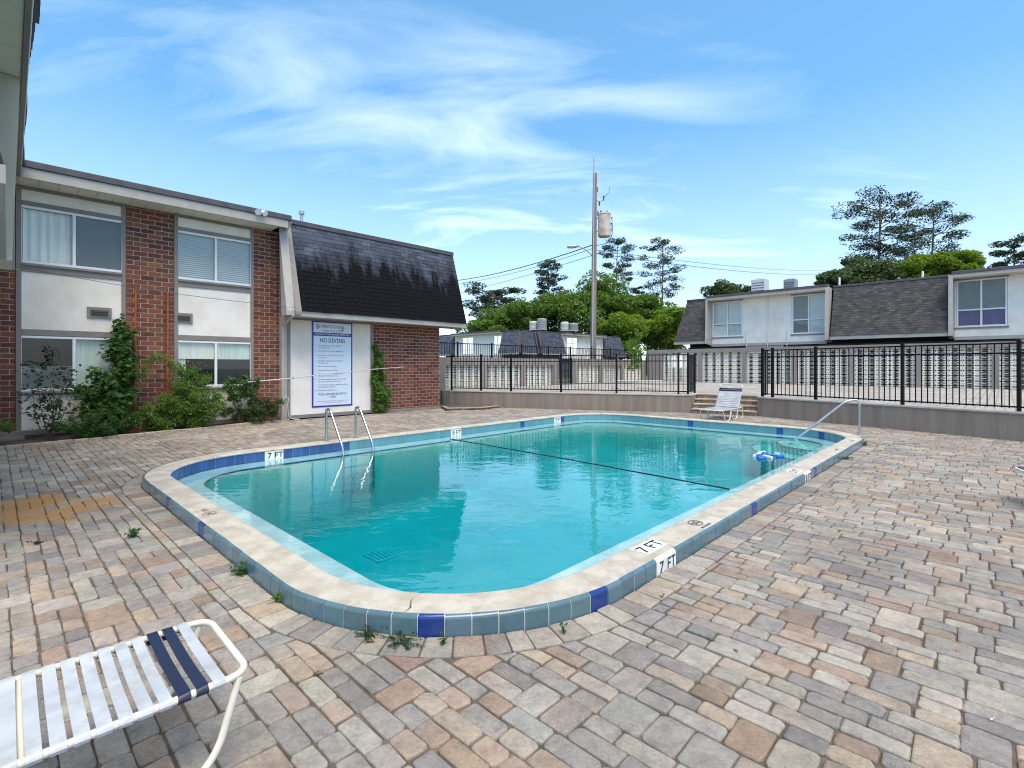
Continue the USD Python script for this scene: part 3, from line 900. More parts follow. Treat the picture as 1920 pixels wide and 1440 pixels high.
no_diving(-2.77, -3.47, ox, oy); text_on(pool, 'faded_lettering', 'NO DIVING', 0.024, w3((-2.77, -3.565), ZC + 0.0026), ox, oy, m='faded_ink')
plate('marker_plate', -5.66, -0.02, 0.13, 0.30, 'coping')
no_diving(-5.66, -0.06, d3((0, -1.0)), d3((1.0, 0)), 0.055)
text_on(pool, 'faded_lettering', 'NO', 0.05, w3((-5.66, 0.09), ZC + 0.0048), d3((0, -1.0)), d3((1.0, 0)), m='faded_ink')
text_on(pool, 'faded_lettering', 'DIVING', 0.03, w3((2.62, -3.51), ZC + 0.0026), ox, oy, m='faded_ink')
text_on(pool, 'depth_lettering', '3 FT', 0.06, w3((3.98, -3.5), ZC + 0.0026), ox, oy, m='faded_ink')

# water
wr = in_pool_world(0.004)
gg = G(); gg.add(*prism(wr, -2.3, ZW))
obj(None, 'pool_water', gg, 'water', kind='structure')
# lifeline across the water
gg = G()
q0, q1 = np.array([-0.30, 2.98]), np.array([-0.62, -2.97])
pts = [w3(q0 + (q1 - q0) * s_ + np.array([0.05 * math.sin(s_ * PI), 0]), ZW + 0.002 + 0.002 * math.sin(s_ * 40)) for s_ in np.linspace(0, 1, 40)]
gg.add(*tube(pts, 0.010, 6))
obj(None, 'lifeline_rope', gg, 'black_line', smooth=True, label='thin black rope floating straight across the pool', category='rope')

# ladder
lad = thing('pool_ladder', 'stainless steel pool ladder with two arched rails on the far left side of the pool', 'ladder', w3((-2.5, 3.48), ZC))
for x in (-2.80, -2.21):
    path = rounded([w3((x, 3.50), ZC - 0.02), w3((x, 3.50), 0.70), w3((x, 3.36), 0.70), w3((x, 2.86), 0.04), w3((x, 2.84), -0.75)], 0.16, 7)
    rl = obj(lad, 'rail', G().add(*tube(path, 0.024, 10)), 'chrome', smooth=60)
    obj(rl, 'flange', G().add(*lathe([(0.0, 0.012), (0.03, 0.012), (0.05, 0.004), (0.05, 0.0)][::-1], w3((x, 3.50), ZC + 0.002), 14)), 'chrome', smooth=40)
for z in (-0.3, -0.6):
    obj(lad, 'tread', G().add(*cbox(-2.79, -2.22, 2.80, 2.88, z, z + 0.03, 0.006, FP)), 'chrome')
# handrail
hr = thing('handrail', 'bent stainless steel handrail running down into the corner steps', 'handrail', w3((5.32, -3.27), ZC))
path = rounded([w3((5.33, -3.42), ZC - 0.02), w3((5.33, -3.42), 0.80), w3((5.28, -3.30), 0.80), w3((4.72, -2.40), -0.06), w3((4.52, -2.07), -0.38)], 0.16, 7)
path = rounded([w3((5.33, -3.40), ZC - 0.02), w3((5.33, -3.40), 0.81), w3((5.20, -3.18), 0.77), w3((4.72, -2.40), -0.03), w3((4.55, -2.12), -0.34)], 0.15, 7)
obj(hr, 'rail', G().add(*tube(path, 0.024, 10)), 'chrome', smooth=60)
obj(hr, 'flange', G().add(*lathe([(0.05, 0.0), (0.05, 0.004), (0.03, 0.012), (0.0, 0.012)], w3((5.33, -3.40), ZC + 0.002), 14)), 'chrome', smooth=40)
# bundle of floats drifting by the steps
fl_t = thing('lane_floats', 'tangle of blue and white rope floats drifting near the pool steps', 'pool float', w3((2.2, -2.7), ZW))
r5 = np.random.default_rng(3)
cord = []
for k in range(8):
    q = np.array([1.88 + 0.085 * k + 0.10 * math.sin(k * 1.7), -2.58 + 0.17 * math.sin(k * 1.13)])
    cord.append(w3(q, ZW + 0.012))
    a = r5.uniform(0, PI); d = np.array([math.cos(a), math.sin(a), 0])
    c = w3(q, ZW + 0.012)
    if k % 2:
        prof = [(0.0, -0.10), (0.022, -0.10), (0.032, -0.085), (0.034, 0.0), (0.032, 0.085), (0.022, 0.10), (0.0, 0.10)]; mm = 'float_white'
    else:
        prof = [(0.0, -0.075), (0.026, -0.075), (0.04, -0.055), (0.032, 0.0), (0.04, 0.055), (0.026, 0.075), (0.0, 0.075)]; mm = 'float_blue'
    v, f = lathe(prof, (0, 0, 0), 12)
    xa = np.cross(d, [0, 0, 1.0])
    R = np.column_stack([xa, [0, 0, 1.0], d])
    obj(fl_t, 'float', G().add(v @ R.T + c, f), mm, smooth=40)
obj(fl_t, 'cord', G().add(*tube(np.array(cord), 0.007, 5)), 'float_blue')

# ------------------------------------------------------------------ apartment building on the left
BR = np.array([(0.185, 0.054, 0.03), (0.225, 0.07, 0.036), (0.14, 0.042, 0.027), (0.175, 0.078, 0.04), (0.26, 0.092, 0.048), (0.10, 0.036, 0.028)]) * 0.8
BRP = [.3, .22, .2, .1, .1, .08]
rb = np.random.default_rng(11)
CH, BL, JT = 0.1085, 0.272, 0.015


def bricks(fr, t0, t1, z0, z1, d=0.0):
    """running bond between t0 and t1: list of (vertices, faces, tone, centre)"""
    out = []; z = z0; row = 0
    while z < z1 - 0.03:
        h = min(CH, z1 - z)
        t = t0 - (BL / 2 if row % 2 else 0.0)
        while t < t1 - 0.01:
            a, b = max(t, t0), min(t + BL, t1)
            if b - a > 0.035:
                pr = d + rb.normal(0, 0.0012); c = 0.005
                x0, x1, y0, y1 = a + JT / 2, b - JT / 2, z + JT / 2, z + h - JT / 2
                v = [[x0, d - 0.03, y0], [x1, d - 0.03, y0], [x1, d - 0.03, y1], [x0, d - 0.03, y1], [x0, pr + .006, y0], [x1, pr + .006, y0], [x1, pr + .006, y1], [x0, pr + .006, y1],
                     [x0 + c, pr + .01, y0 + c], [x1 - c, pr + .01, y0 + c], [x1 - c, pr + .01, y1 - c], [x0 + c, pr + .01, y1 - c]]
                f = []
                for k in range(4):
                    j = (k + 1) % 4
                    f += [[k, 4 + j, j], [k, 4 + k, 4 + j], [4 + k, 8 + j, 4 + j], [4 + k, 8 + k, 8 + j]]
                f += [[8, 10, 9], [8, 11, 10]]
                f = np.array(f)[:, ::-1] if False else np.array(f)
                w, ff = fr.map(np.array(v), f)
                tone = BR[rb.choice(len(BR), p=BRP)] * rb.uniform(0.85, 1.18)
                out.append((w, ff, tone, fr.pt((a + b) / 2, d, z)))
            t += BL
        z += CH; row += 1
    return out


def part(parent, name, fr, m, *boxes, ch=0.004, **kw):
    g_ = G()
    for b in boxes:
        g_.add(*cbox(*b, ch, fr))
    return obj(parent, name, g_, m, **kw)


def window(parent, fr, t0, t1, z0, z1, d, fills, split=0.5, low_bar=None, frame_w=0.05):
    """white sliding window: frame with a mullion; fills = per pane (material, kind)"""
    tm_ = t0 + (t1 - t0) * split; w = frame_w
    g_ = G()
    for b in ((t0, t0 + w, d - 0.05, d + 0.012, z0, z1), (t1 - w, t1, d - 0.05, d + 0.012, z0, z1), (t0 + w, t1 - w, d - 0.05, d + 0.010, z1 - w, z1), (t0 + w, t1 - w, d - 0.05, d + 0.016, z0, z0 + w * 1.1),
              (tm_ - w * 0.55, tm_ + w * 0.55, d - 0.04, d + 0.008, z0 + w * 1.1, z1 - w)):
        g_.add(*cbox(*b, 0.005, fr))
    if low_bar:
        for a, b in ((t0 + w, tm_ - w * 0.55), (tm_ + w * 0.55, t1 - w)):
            g_.add(*cbox(a, b, d - 0.04, d + 0.006, low_bar - 0.03, low_bar + 0.03, 0.005, fr))
    wnd = obj(parent, 'window', g_, 'white_metal')
    for k, (a, b) in enumerate(((t0 + w, tm_ - w * 0.55), (tm_ + w * 0.55, t1 - w))):
        g_ = G(); g_.add(*fr.map(np.array([[a, d - 0.02, z0 + w], [b, d - 0.02, z0 + w], [b, d - 0.02, z1 - w], [a, d - 0.02, z1 - w]]), np.array([[0, 1, 2], [0, 2, 3]]))); obj(wnd, 'pane', g_, 'glass')
        for (m, kind, za, zb) in fills[k]:
            A, B, zA, zB = a, b, z0 + w + (z1 - z0 - 2 * w) * za, z0 + w + (z1 - z0 - 2 * w) * zb
            g_ = G()
            if kind == 'flat':
                g_.add(*box(A, B, d - 0.062, d - 0.058, zA, zB, fr)); nm = 'shade'
            elif kind == 'folds':
                n = max(24, int((B - A) / 0.02)); xs = np.linspace(A, B, n)
                ys = d - 0.10 + 0.022 * np.sin(xs * 2 * PI / 0.13 + 1.2 * np.sin(xs * 7)) + 0.008 * np.sin(xs * 61)
                v = np.vstack([np.column_stack([xs, ys, np.full(n, zA)]), np.column_stack([xs, ys * 0.6 + (d - 0.10) * 0.4, np.full(n, zB)])])
                i = np.arange(n - 1); q = np.stack([i, i + 1, n + i + 1, n + i], 1)
                g_.add(*fr.map(v, np.vstack([q[:, [0, 1, 2]], q[:, [0, 2, 3]]]))); nm = 'curtain'
            elif kind == 'vslats':
                x = A; nm = 'vertical_blind'
                while x < B - 0.02:
                    xe = min(x + 0.095, B)
                    v = np.array([[x, d - 0.075, zA], [xe, d - 0.095, zA], [xe, d - 0.095, zB], [x, d - 0.075, zB]])
                    g_.add(*fr.map(v, np.array([[0, 1, 2], [0, 2, 3]]))); x += 0.088
            else:
                z = zA; nm = 'blind'
                while z < zB - 0.01:
                    v = np.array([[A, d - 0.062, z], [B, d - 0.062, z], [B, d - 0.085, z + 0.05], [A, d - 0.085, z + 0.05]])
                    g_.add(*fr.map(v, np.array([[0, 1, 2], [0, 2, 3]]))); z += 0.05
            obj(wnd, nm, g_, m)
    return wnd


def shingles(parent, fr, t0, t1, lo, hi, tab, rows, limit, tones, algae=1.0, hip0=0.0, hip1=0.0):
    """courses of tabs on the slope from lo (y, z) to hi; hip0/hip1: how far the ends lean in towards the top"""
    lo, hi = np.array(lo, float), np.array(hi, float)
    L = np.linalg.norm(hi - lo); sl = (hi - lo) / L; nrm = np.array([sl[1], -sl[0]])
    if nrm[0] < 0:
        nrm = -nrm
    e = L / rows; lst = []
    for r in range(rows):
        a = lo + sl * e * r; f0 = r / rows; s0, s1 = t0 + hip0 * f0, t1 - hip1 * f0
        t = s0 - (tab * 0.5 if r % 2 else 0) - rb.uniform(0, 0.02)
        while t < s1:
            x0, x1 = max(t, s0), min(t + tab, s1)
            if x1 - x0 > 0.02:
                th = 0.009 + rb.uniform(0, 0.006); dz_ = rb.normal(0, 0.006); g2 = 0.004
                p0 = a + sl * dz_ + nrm * th; p1 = a + sl * (e * 1.05) + nrm * 0.004; p2 = a + sl * dz_
                x0 += g2; x1 -= g2
                v = [[x0, *p2], [x1, *p2], [x0, *p0], [x1, *p0], [x0, *p1], [x1, *p1]]
                f = [[0, 1, 3], [0, 3, 2], [2, 3, 5], [2, 5, 4], [0, 2, 4], [1, 5, 3]]
                w, ff = fr.map(np.array(v), np.array(f))
                lst.append((w, ff, (tones[rb.integers(len(tones))] * 0.6 + tones.mean(0) * 0.4) * rb.uniform(0.85, 1.15)))
            t += tab
    for k, (w, ff, tone) in enumerate(lst[:limit]):
        obj(parent, 'shingle', G().add(w, ff, tone), 'shingle', tone=True, attrs={'algae': algae})
    if len(lst) > limit:
        g_ = G()
        for w, ff, tone in lst[limit:]:
            g_.add(w, ff, tone)
        obj(parent, 'shingle_courses', g_, 'shingle', tone=True, attrs={'algae': algae}, kind='stuff')


SH_DARK = np.array([(0.066, 0.077, 0.103), (0.052, 0.061, 0.082), (0.088, 0.10, 0.128), (0.041, 0.048, 0.066)])
SH_GREY = np.array([(0.085, 0.08, 0.078), (0.068, 0.064, 0.063), (0.105, 0.10, 0.096), (0.055, 0.052, 0.052)])
bld = thing('apartment_building', 'brick and white stucco apartment building with a stained black mansard roof beside the pool', 'building', FL.pt(0, 0))
# body
T0, T1 = -11.0, 5.19
obj(bld, 'wall_core', G().add(*box(T0, -5.43, -7.5, -0.03, -0.05, 5.17, FL)).add(*box(-3.65, -2.73, -0.6, -0.03, -0.05, 5.17, FL)).add(*box(-0.94, 5.17, -0.6, -0.03, -0.05, 5.17, FL))
    .add(*box(-5.43, 5.17, -7.5, -1.2, -0.05, 5.17, FL)).add(*box(-5.43, -3.65, -1.2, -0.3, 0.0, 0.93, FL)).add(*box(-2.73, -0.94, -1.2, -0.3, 0.0, 0.93, FL)), 'interior')
for a_, b_, z_ in ((-7.5, -5.44, 5.17), (-3.645, -2.735, 5.17), (-0.935, -0.26, 5.17), (2.58, 5.178, 2.83)):
    obj(bld, 'mortar_bed', G().add(*box(a_, b_, -0.029, 0.0, 0.0, z_, FL)), 'mortar')
obj(bld, 'end_wall', G().add(*box(5.179, 5.19, -7.5, -0.03, 0.0, 2.83, FL)), 'mortar')
allb = bricks(FL, -6.6, -5.43, 0.02, 5.16) + bricks(FL, -3.65, -2.73, 0.02, 5.16) + bricks(FL, -0.94, -0.27, 0.02, 5.16) + bricks(FL, 2.578, 5.19, 0.02, 2.825)
allb.sort(key=lambda b: (abs(b[3][0]) > 1.04 * b[3][1], b[3][1]))
for w, ff, tone, c in allb[:300]:
    obj(bld, 'brick', G().add(w, ff, tone), 'brick', tone=True)
g = G()
for w, ff, tone, c in allb[300:]:
    g.add(w, ff, tone)
obj(bld, 'brickwork', g, 'brick', tone=True, kind='stuff')
# window bays
for t0, t1, ups, downs in (
        (-5.43, -3.65, (([('curtain', 'folds', 0, 1)]), ([('screen', 'flat', 0, 1)])), (([('blind_dark', 'flat', 0, 0.45)]), ([('teal_curtain', 'vslats', 0, 1)]))),
        (-2.73, -0.94, (([('blind', 'hslats', 0, 1)]), ([('blind', 'hslats', 0, 1)])), (([('curtain', 'flat', 0.62, 1)]), ([('teal_curtain', 'flat', 0.62, 1), ('interior', 'flat', 0, 0.62)])))):
    a, b = t0 + 0.085, t1 - 0.077
    part(bld, 'trim_board', FL, 'taupe', (t0 + 0.003, a, -0.06, 0.020, 0.02, 5.165))
    part(bld, 'trim_board', FL, 'taupe', (b, t1 - 0.003, -0.06, 0.020, 0.02, 5.165))
    for z0, z1 in ((0.02, 0.13), (0.90, 0.965), (2.125, 2.25), (3.43, 3.595), (4.785, 4.87), (5.10, 5.166)):
        part(bld, 'trim_rail', FL, 'taupe', (a, b, -0.06, 0.017, z0, z1))
    for z0, z1 in ((0.13, 0.90), (2.25, 3.43), (4.87, 5.10)):
        part(bld, 'stucco_panel', FL, 'stucco', (a, b, -0.06, -0.008, z0, z1))
    window(bld, FL, a - 0.045, b + 0.045, 3.60, 4.78, 0.0, ups)
    window(bld, FL, a - 0.045, b + 0.045, 0.97, 2.12, 0.0, downs)
    part(bld, 'window_sill', FL, 'taupe', (a, b, 0.017, 0.055, 3.55, 3.588)); part(bld, 'window_sill', FL, 'taupe', (a, b, 0.017, 0.06, 0.925, 0.962))
# drapes at the edges of the ground floor window
for x in (-2.62, -1.1):
    n = 12; xs = np.linspace(x, x + 0.16, n); ys = -0.09 + 0.015 * np.sin(np.arange(n) * 1.6)
    v = np.vstack([np.column_stack([xs, ys, np.full(n, 1.03)]), np.column_stack([xs, ys, np.full(n, 1.72)])]); i = np.arange(n - 1); q = np.stack([i, i + 1, n + i + 1, n + i], 1)
    obj(bld, 'drape', G().add(*FL.map(v, np.vstack([q[:, [0, 1, 2]], q[:, [0, 2, 3]]]))), 'curtain')
# wall vents
for t0, t1, z0, z1 in ((-4.326, -3.907, 2.55, 2.79), (-2.718, -2.343, 2.54, 2.785)):
    vt = part(bld, 'wall_vent', FL, 'taupe', (t0, t1, -0.008, 0.026, z0, z1))
    obj(vt, 'louvre', G().add(*cbox(t0 + 0.06, t1 - 0.06, 0.026, 0.06, z0 + 0.07, z1 - 0.06, 0.01, FL)).add(*cbox(t0 + 0.08, t1 - 0.08, 0.06, 0.075, z0 + 0.13, z0 + 0.145, 0.003, FL)), 'vent')
# panel that carries the sign
part(bld, 'trim_board', FL, 'taupe', (-0.095, -0.003, -0.03, 0.062, 0.02, 2.828)); part(bld, 'trim_board', FL, 'taupe', (2.482, 2.575, -0.03, 0.05, 0.02, 2.828))
part(bld, 'trim_rail', FL, 'taupe', (-0.003, 2.482, -0.03, 0.045, 0.02, 0.115)); part(bld, 'trim_rail', FL, 'taupe', (-0.003, 2.482, -0.03, 0.043, 2.80, 2.828))
part(bld, 'stucco_panel', FL, 'stucco', (-0.003, 2.482, -0.03, 0.02, 0.115, 2.80))
part(bld, 'base_board', FL, 'taupe', (2.575, 5.2, -0.02, 0.06, 0.0, 0.085))
part(bld, 'base_board', FL, 'taupe', (-8.0, -5.3, -0.02, 0.30, 0.0, 0.09)); part(bld, 'base_board', FL, 'taupe', (-8.0, -4.6, 0.02, 0.12, 0.09, 0.19))
# eave over the windows
SB, SF = 5.17, 0.68
t = -9.0
while t < -0.52:
    part(bld, 'soffit_board', FL, 'soffit', (t + 0.003, min(t + 0.298, -0.5), 0.0, SF - 0.05, SB, SB + 0.02), ch=0.003); t += 0.3
part(bld, 'fascia', FL, 'fascia', (-9.0, -0.30, SF - 0.05, SF, SB - 0.012, 5.36))
part(bld, 'roof_flashing', FL, 'flash', (-9.0, -0.22, SF - 0.25, SF + 0.035, 5.363, 5.50), ch=0.012)
obj(bld, 'flat_roof', G().add(*box(-9.0, 5.6, -7.5, SF - 0.26, 5.30, 5.44, FL)) if False else G().add(*box(-9.0, -0.24, -7.5, SF - 0.26, 5.32, 5.46, FL)).add(*box(-0.23, 5.7, -7.5, -0.12, 5.32, 5.50, FL)), 'roof')
# slanted fin at the end of the mansard
obj(bld, 'fin_cheek', G().add(*side_prism([(0.03, 0.0), (0.03, 5.17), (0.28, 5.34), (0.66, 5.34), (0.30, 5.16), (0.80, 2.98), (0.80, 2.82), (0.12, 2.60), (0.12, 0.0)], -0.262, -0.18, FL)), 'fascia')
obj(bld, 'fin_edge', G().add(*side_prism([(0.28, 5.32), (0.05, 5.50), (0.82, 2.95), (0.82, 2.84), (0.48, 2.84)], -0.40, -0.264, FL)), 'fascia')
obj(bld, 'fin_board', G().add(*side_prism([(0.06, 5.52), (0.04, 5.40), (0.72, 2.86), (0.86, 2.86), (0.86, 2.95)], -0.178, -0.015, FL)), 'taupe')
part(bld, 'corner_post', FL, 'fascia', (-0.265, -0.10, -0.02, 0.075, 0.02, 2.83))
# mansard
ms0, ms1 = -0.012, 5.77
obj(bld, 'mansard_core', G().add(*side_prism([(0.76, 2.975), (0.0, 5.46), (-0.5, 5.46), (-0.5, 2.975)], ms0, ms1, FL)), 'roof')
rf = obj(bld, 'mansard_slope', G().add(*side_prism([(0.772, 2.985), (0.762, 2.975), (0.0, 5.462), (0.012, 5.47)], ms0 + 0.004, ms1 - 0.004, FL)), 'roof')
shingles(rf, FL, ms0 + 0.005, ms1 + 0.01, (0.775, 2.985), (0.014, 5.47), 0.31, 20, 300, SH_DARK)
part(bld, 'mansard_cap', FL, 'flash', (ms0, ms1 + 0.02, -0.25, 0.055, 5.465, 5.60), ch=0.012)
part(bld, 'mansard_beam', FL, 'fascia', (-0.18, ms1 + 0.03, 0.50, 0.745, 2.832, 2.972))
part(bld, 'mansard_soffit', FL, 'taupe', (-0.18, ms1 + 0.03, -0.02, 0.50, 2.832, 2.86))
obj(bld, 'roof_vent_pipe', G().add(*lathe([(0.05, -0.05), (0.05, 0.74), (0.085, 0.76), (0.085, 0.86), (0.0, 0.88)], FL.pt(0.95, -1.5, 5.5), 12)), 'galv', smooth=40)
fld = thing('floodlight', 'white twin floodlight fixed under the dark roof edge above the second window', 'floodlight', FL.pt(-1.02, 0.70, 5.42))
obj(fld, 'bracket', G().add(*cbox(-1.07, -0.97, 0.68, 0.72, 5.36, 5.46, 0.008, FL)), 'white_metal')
for sx in (-1, 1):
    c = FL.pt(-1.02 + sx * 0.07, 0.80, 5.40); v, f = lathe([(0.0, -0.09), (0.035, -0.085), (0.05, -0.02), (0.075, 0.05), (0.07, 0.052), (0.0, 0.04)], (0, 0, 0), 14)
    d = np.array([*(N * 0.75 + U * 0.35 * sx), -0.55]); d /= np.linalg.norm(d); xa = np.cross(d, [0, 0, 1.0]); xa /= np.linalg.norm(xa); ya = np.cross(d, xa)
    obj(fld, 'lamp_head', G().add(v @ np.array([xa, ya, d]) + c, f), 'white_metal', smooth=40)

# the wing that runs from that building past the camera: only its eave and fin come into the picture
wing = thing('apartment_wing', 'overhanging cream soffit and brown roof edge of the nearer wing at the left border', 'building', FL.pt(-6.05, 8.0))
obj(wing, 'wall', G().add(*box(-12, -6.05, 1.0, 9.0, -0.05, 2.83, FL)).add(*box(-12, -6.05, 1.0, 9.0, 2.84, 5.17, FL)), 'stucco')
y = 0.70
while y < 8.9:
    part(wing, 'soffit_board', FL, 'soffit', (-6.05, -5.42, y + 0.003, y + 0.898, SB, SB + 0.02), ch=0.003); y += 0.9
part(wing, 'fascia', FL, 'taupe', (-5.42, -5.365, 0.70, 9.6, SB - 0.02, 5.36))
part(wing, 'drip_edge', FL, 'white_metal', (-5.366, -5.350, 0.72, 9.6, 5.30, 5.345), ch=0.003)
g = G()
yy = np.linspace(0.72, 9.65, 40); wv = 0.012 * np.sin(yy * 2.3) + 0.01 * np.sin(yy * 0.9 + 1) + np.where((yy > 6.4) & (yy < 7.1), 0.03, 0)
for k in range(len(yy) - 1):
    g.add(*box(-5.6, -5.335 + wv[k], yy[k], yy[k + 1] + 0.002, 5.362, 5.50, FL))
obj(wing, 'roof_flashing', g, 'flash')
obj(wing, 'flat_roof', G().add(*box(-12, -5.61, 0.7, 9.6, 5.30, 5.46, FL)), 'roof')
obj(wing, 'fin_wall', G().add(*FL.map(np.array([[-6.05, 4.4, 2.83], [-5.50, 4.4, 2.83], [-5.43, 4.4, 5.165], [-6.05, 4.4, 5.165], [-6.05, 5.3, 2.83], [-5.50, 5.3, 2.83], [-5.43, 5.3, 5.165], [-6.05, 5.3, 5.165]]),
                                 np.vstack([BOXF[:, [0, 2, 1]], BOXF[:, [0, 3, 2]]]))), 'wing_board')
part(wing, 'fin_edge', FL, 'taupe', (-5.50, -5.47, 4.38, 4.46, 2.83, 5.16))
part(wing, 'mansard_beam', FL, 'fascia', (-6.05, -5.55, 5.31, 9.0, 2.832, 2.972))
obj(wing, 'mansard_slope', G().add(*FL.map(np.array([[-5.56, 5.31, 2.975], [-6.04, 5.31, 5.16], [-6.04, 9.0, 5.16], [-5.56, 9.0, 2.975]]), np.array([[0, 1, 2], [0, 2, 3]]))), 'roof')

# ------------------------------------------------------------------ the pool rules sign
sg = thing('rules_sign', 'tall pale blue pool rules board with dark blue border on the white wall panel', 'sign', FL.pt(1.24, 0.02, 0.29))
sx0, sx1, sz0, sz1 = 0.615, 1.865, 0.295, 2.805
part(sg, 'border', FL, 'sign_blue', (sx0, sx1, 0.0205, 0.034, sz0, sz1), ch=0.003)
part(sg, 'face', FL, 'sign_white', (sx0 + 0.045, sx1 - 0.045, 0.034, 0.037, sz0 + 0.045, sz1 - 0.04), ch=0.001)
H_ = sz1 - sz0
part(sg, 'band', FL, 'sign_blue', (sx0 + 0.044, sx1 - 0.044, 0.037, 0.0385, sz1 - 0.172 * H_, sz1 - 0.132 * H_), ch=0.0005)


def sign_line(txt, v, h, m='sign_text', x=None, bold=False, fit=None, lift=0.0372):
    tm_ = meshkit.text_mesh(txt, h, 0.0012, bold); a = np.array(tm_.vertices)
    wd = a[:, 0].max() - a[:, 0].min(); k = fit / wd if fit else 1.0
    a[:, 0] = (a[:, 0] - a[:, 0].min()) * k
    a[:, 0] += (sx0 + sx1) / 2 - wd * k / 2 if x is None else x
    w = np.column_stack([a[:, 0], lift + a[:, 2], a[:, 1] + sz1 - v * H_])
    # FL is left-handed, so the extruded text keeps its facing
    obj(sg, 'lettering', G().add(*FL.map(w, np.array(tm_.faces)[:, ::-1])), m)


sign_line('S', 0.088, 0.115, x=sx0 + 0.12, bold=True); sign_line('UMMITHOUS', 0.075, 0.078, x=sx0 + 0.215, fit=0.66); sign_line('E', 0.097, 0.115, x=sx0 + 0.90, bold=True)
sign_line('POOL POLICIES', 0.123, 0.062, fit=0.64)
sign_line('Pool Hours: 9AM through 10PM daily', 0.160, 0.05, m='white_metal', fit=1.05, lift=0.0387)
sign_line('NO DIVING', 0.245, 0.115, bold=True, fit=0.76)
for num, txts, v in (('1.', ('No lifeguard on duty. Swim at', 'your own risk.'), .29), ('2.', ('No animals in pool or pool area.',), .355), ('3.', ('No food or drinks of any kind in', 'pool area.'), .405),
                     ('4.', ('No glass containers permitted', 'in pool area.'), .468), ('5.', ('No running or pushing.',), .532), ('6.', ('Shower before entering.',), .578), ('7.', ('No loud music or disturbances', 'allowed. Follow all rules.'), .62),
                     ('8.', ('Children under the age of 12 must', 'be accompanied by an adult.'), .685), ('9.', ('Unregistered guests, guests must be', 'escorted by resident.'), .748), ('10.', ('Maximum capacity: 49',), .812)):
    sign_line(num, v, 0.035, x=sx0 + 0.10)
    for k, tx in enumerate(txts):
        sign_line(tx, v + k * 0.025, 0.038, x=sx0 + 0.19)
sign_line('POOL MAXIMUM DEPTH:', 0.862, 0.055, bold=True, fit=0.88); sign_line('7 FEET', 0.895, 0.05, bold=True)
sign_line('Management reserves the right to deny use of the pool to anyone', 0.935, 0.022, fit=0.98); sign_line('at any time. Keep gates closed.', 0.953, 0.022, fit=0.6)

# pipes on the brick pier, pole, cable, hose, bed edging
for x, lb in ((-3.485, 'left of two orange rusty pipes upright on the brick pier between the windows'), (-2.87, 'right of two orange rusty pipes upright on the brick pier between the windows')):
    tp = obj(None, 'rusty_pipe', G().add(*tube(np.array([FL.pt(x, 0.045, 0.02), FL.pt(x, 0.045, 1.5), FL.pt(x + 0.005, 0.045, 3.27)]), 0.026, 8)), 'rust_pipe', smooth=60, label=lb, category='pipe', group='rusty pipes on the brick pier')
pl = thing('cleaning_pole', 'long white telescopic cleaning pole hanging slantwise across the sign and wall', 'pole', FL.pt(1.0, 0.32, 1.2))
a, b = FL.pt(-1.38, 0.35, 1.065), FL.pt(3.49, 0.35, 1.465)
mid = a + (b - a) * 0.52 + np.array([0, 0, 0.02])
obj(pl, 'outer_tube', G().add(*tube(np.array([a, a + (mid - a) * 0.5 + np.array([0, 0, -0.02]), mid]), 0.016, 8)), 'pole_grey', smooth=60)
obj(pl, 'inner_tube', G().add(*tube(np.array([mid, mid + (b - mid) * 0.5 + np.array([0, 0, 0.012]), b]), 0.011, 8)), 'pole_grey', smooth=60)
for x, z in ((-0.05, 1.16), (2.53, 1.385)):
    obj(pl, 'hook', G().add(*tube(np.array([FL.pt(x, 0.02, z + 0.03), FL.pt(x, 0.36, z - 0.02), FL.pt(x, 0.39, z + 0.06)]), 0.008, 6)), 'galv')
g = G(); s_ = np.linspace(0, 1, 24)
pa, pb = FL.pt(-5.9, 0.30, 3.52), FL.pt(-0.02, 0.8, 3.05)
g.add(*tube(pa + (pb - pa) * s_[:, None] + np.column_stack([0 * s_, 0 * s_, -0.10 * np.sin(s_ * PI)]), 0.006, 5))
obj(None, 'cable', g, 'wire', label='thin dark cable strung across the upper storey of the apartment wall', category='cable')
g = G(); g.add(*tube(rounded([FL.pt(-0.17, 0.09, 0.62), FL.pt(-0.10, 0.17, 0.64), FL.pt(-0.14, 0.20, 0.35), FL.pt(-0.09, 0.22, 0.04), FL.pt(0.15, 0.30, 0.02)], 0.12, 6), 0.011, 6))
g.add(*lathe([(0.0, 0), (0.03, 0), (0.03, 0.05), (0.0, 0.055)], FL.pt(-0.17, 0.10, 0.61), 10))
obj(None, 'garden_hose', g, 'hose', smooth=60, label='short cream hose hanging from a tap at the corner of the white panel', category='hose')
bed = [FL.pt(-7.0, 1.52)[:2], FL.pt(-0.12, 0.17)[:2]]
bdv = np.array(bed[1]) - np.array(bed[0]); bl = np.linalg.norm(bdv); bdv /= bl; bn = np.array([-bdv[1], bdv[0]])
g = G(); g.add(*prism(Polygon([bed[0], bed[1], FL.pt(-0.12, 0.0)[:2], FL.pt(-7.0, 0.0)[:2]]), -0.03, 0.03))
obj(None, 'planting_bed', g, 'earth', kind='structure')
cb = thing('bed_edging', 'low row of edging bricks along the front of the planting bed', 'edging', (*bed[0], 0))
FB = Frame(bed[0], bdv, bn); x = 0
while x < bl - 0.05:
    L = min(0.24, bl - x)
    part(cb, 'edging_brick', FB, 'curb', (x + 0.003, x + L - 0.003, -0.10, 0.0, -0.02, 0.045 + rb.normal(0, 0.004)), ch=0.008); x += L
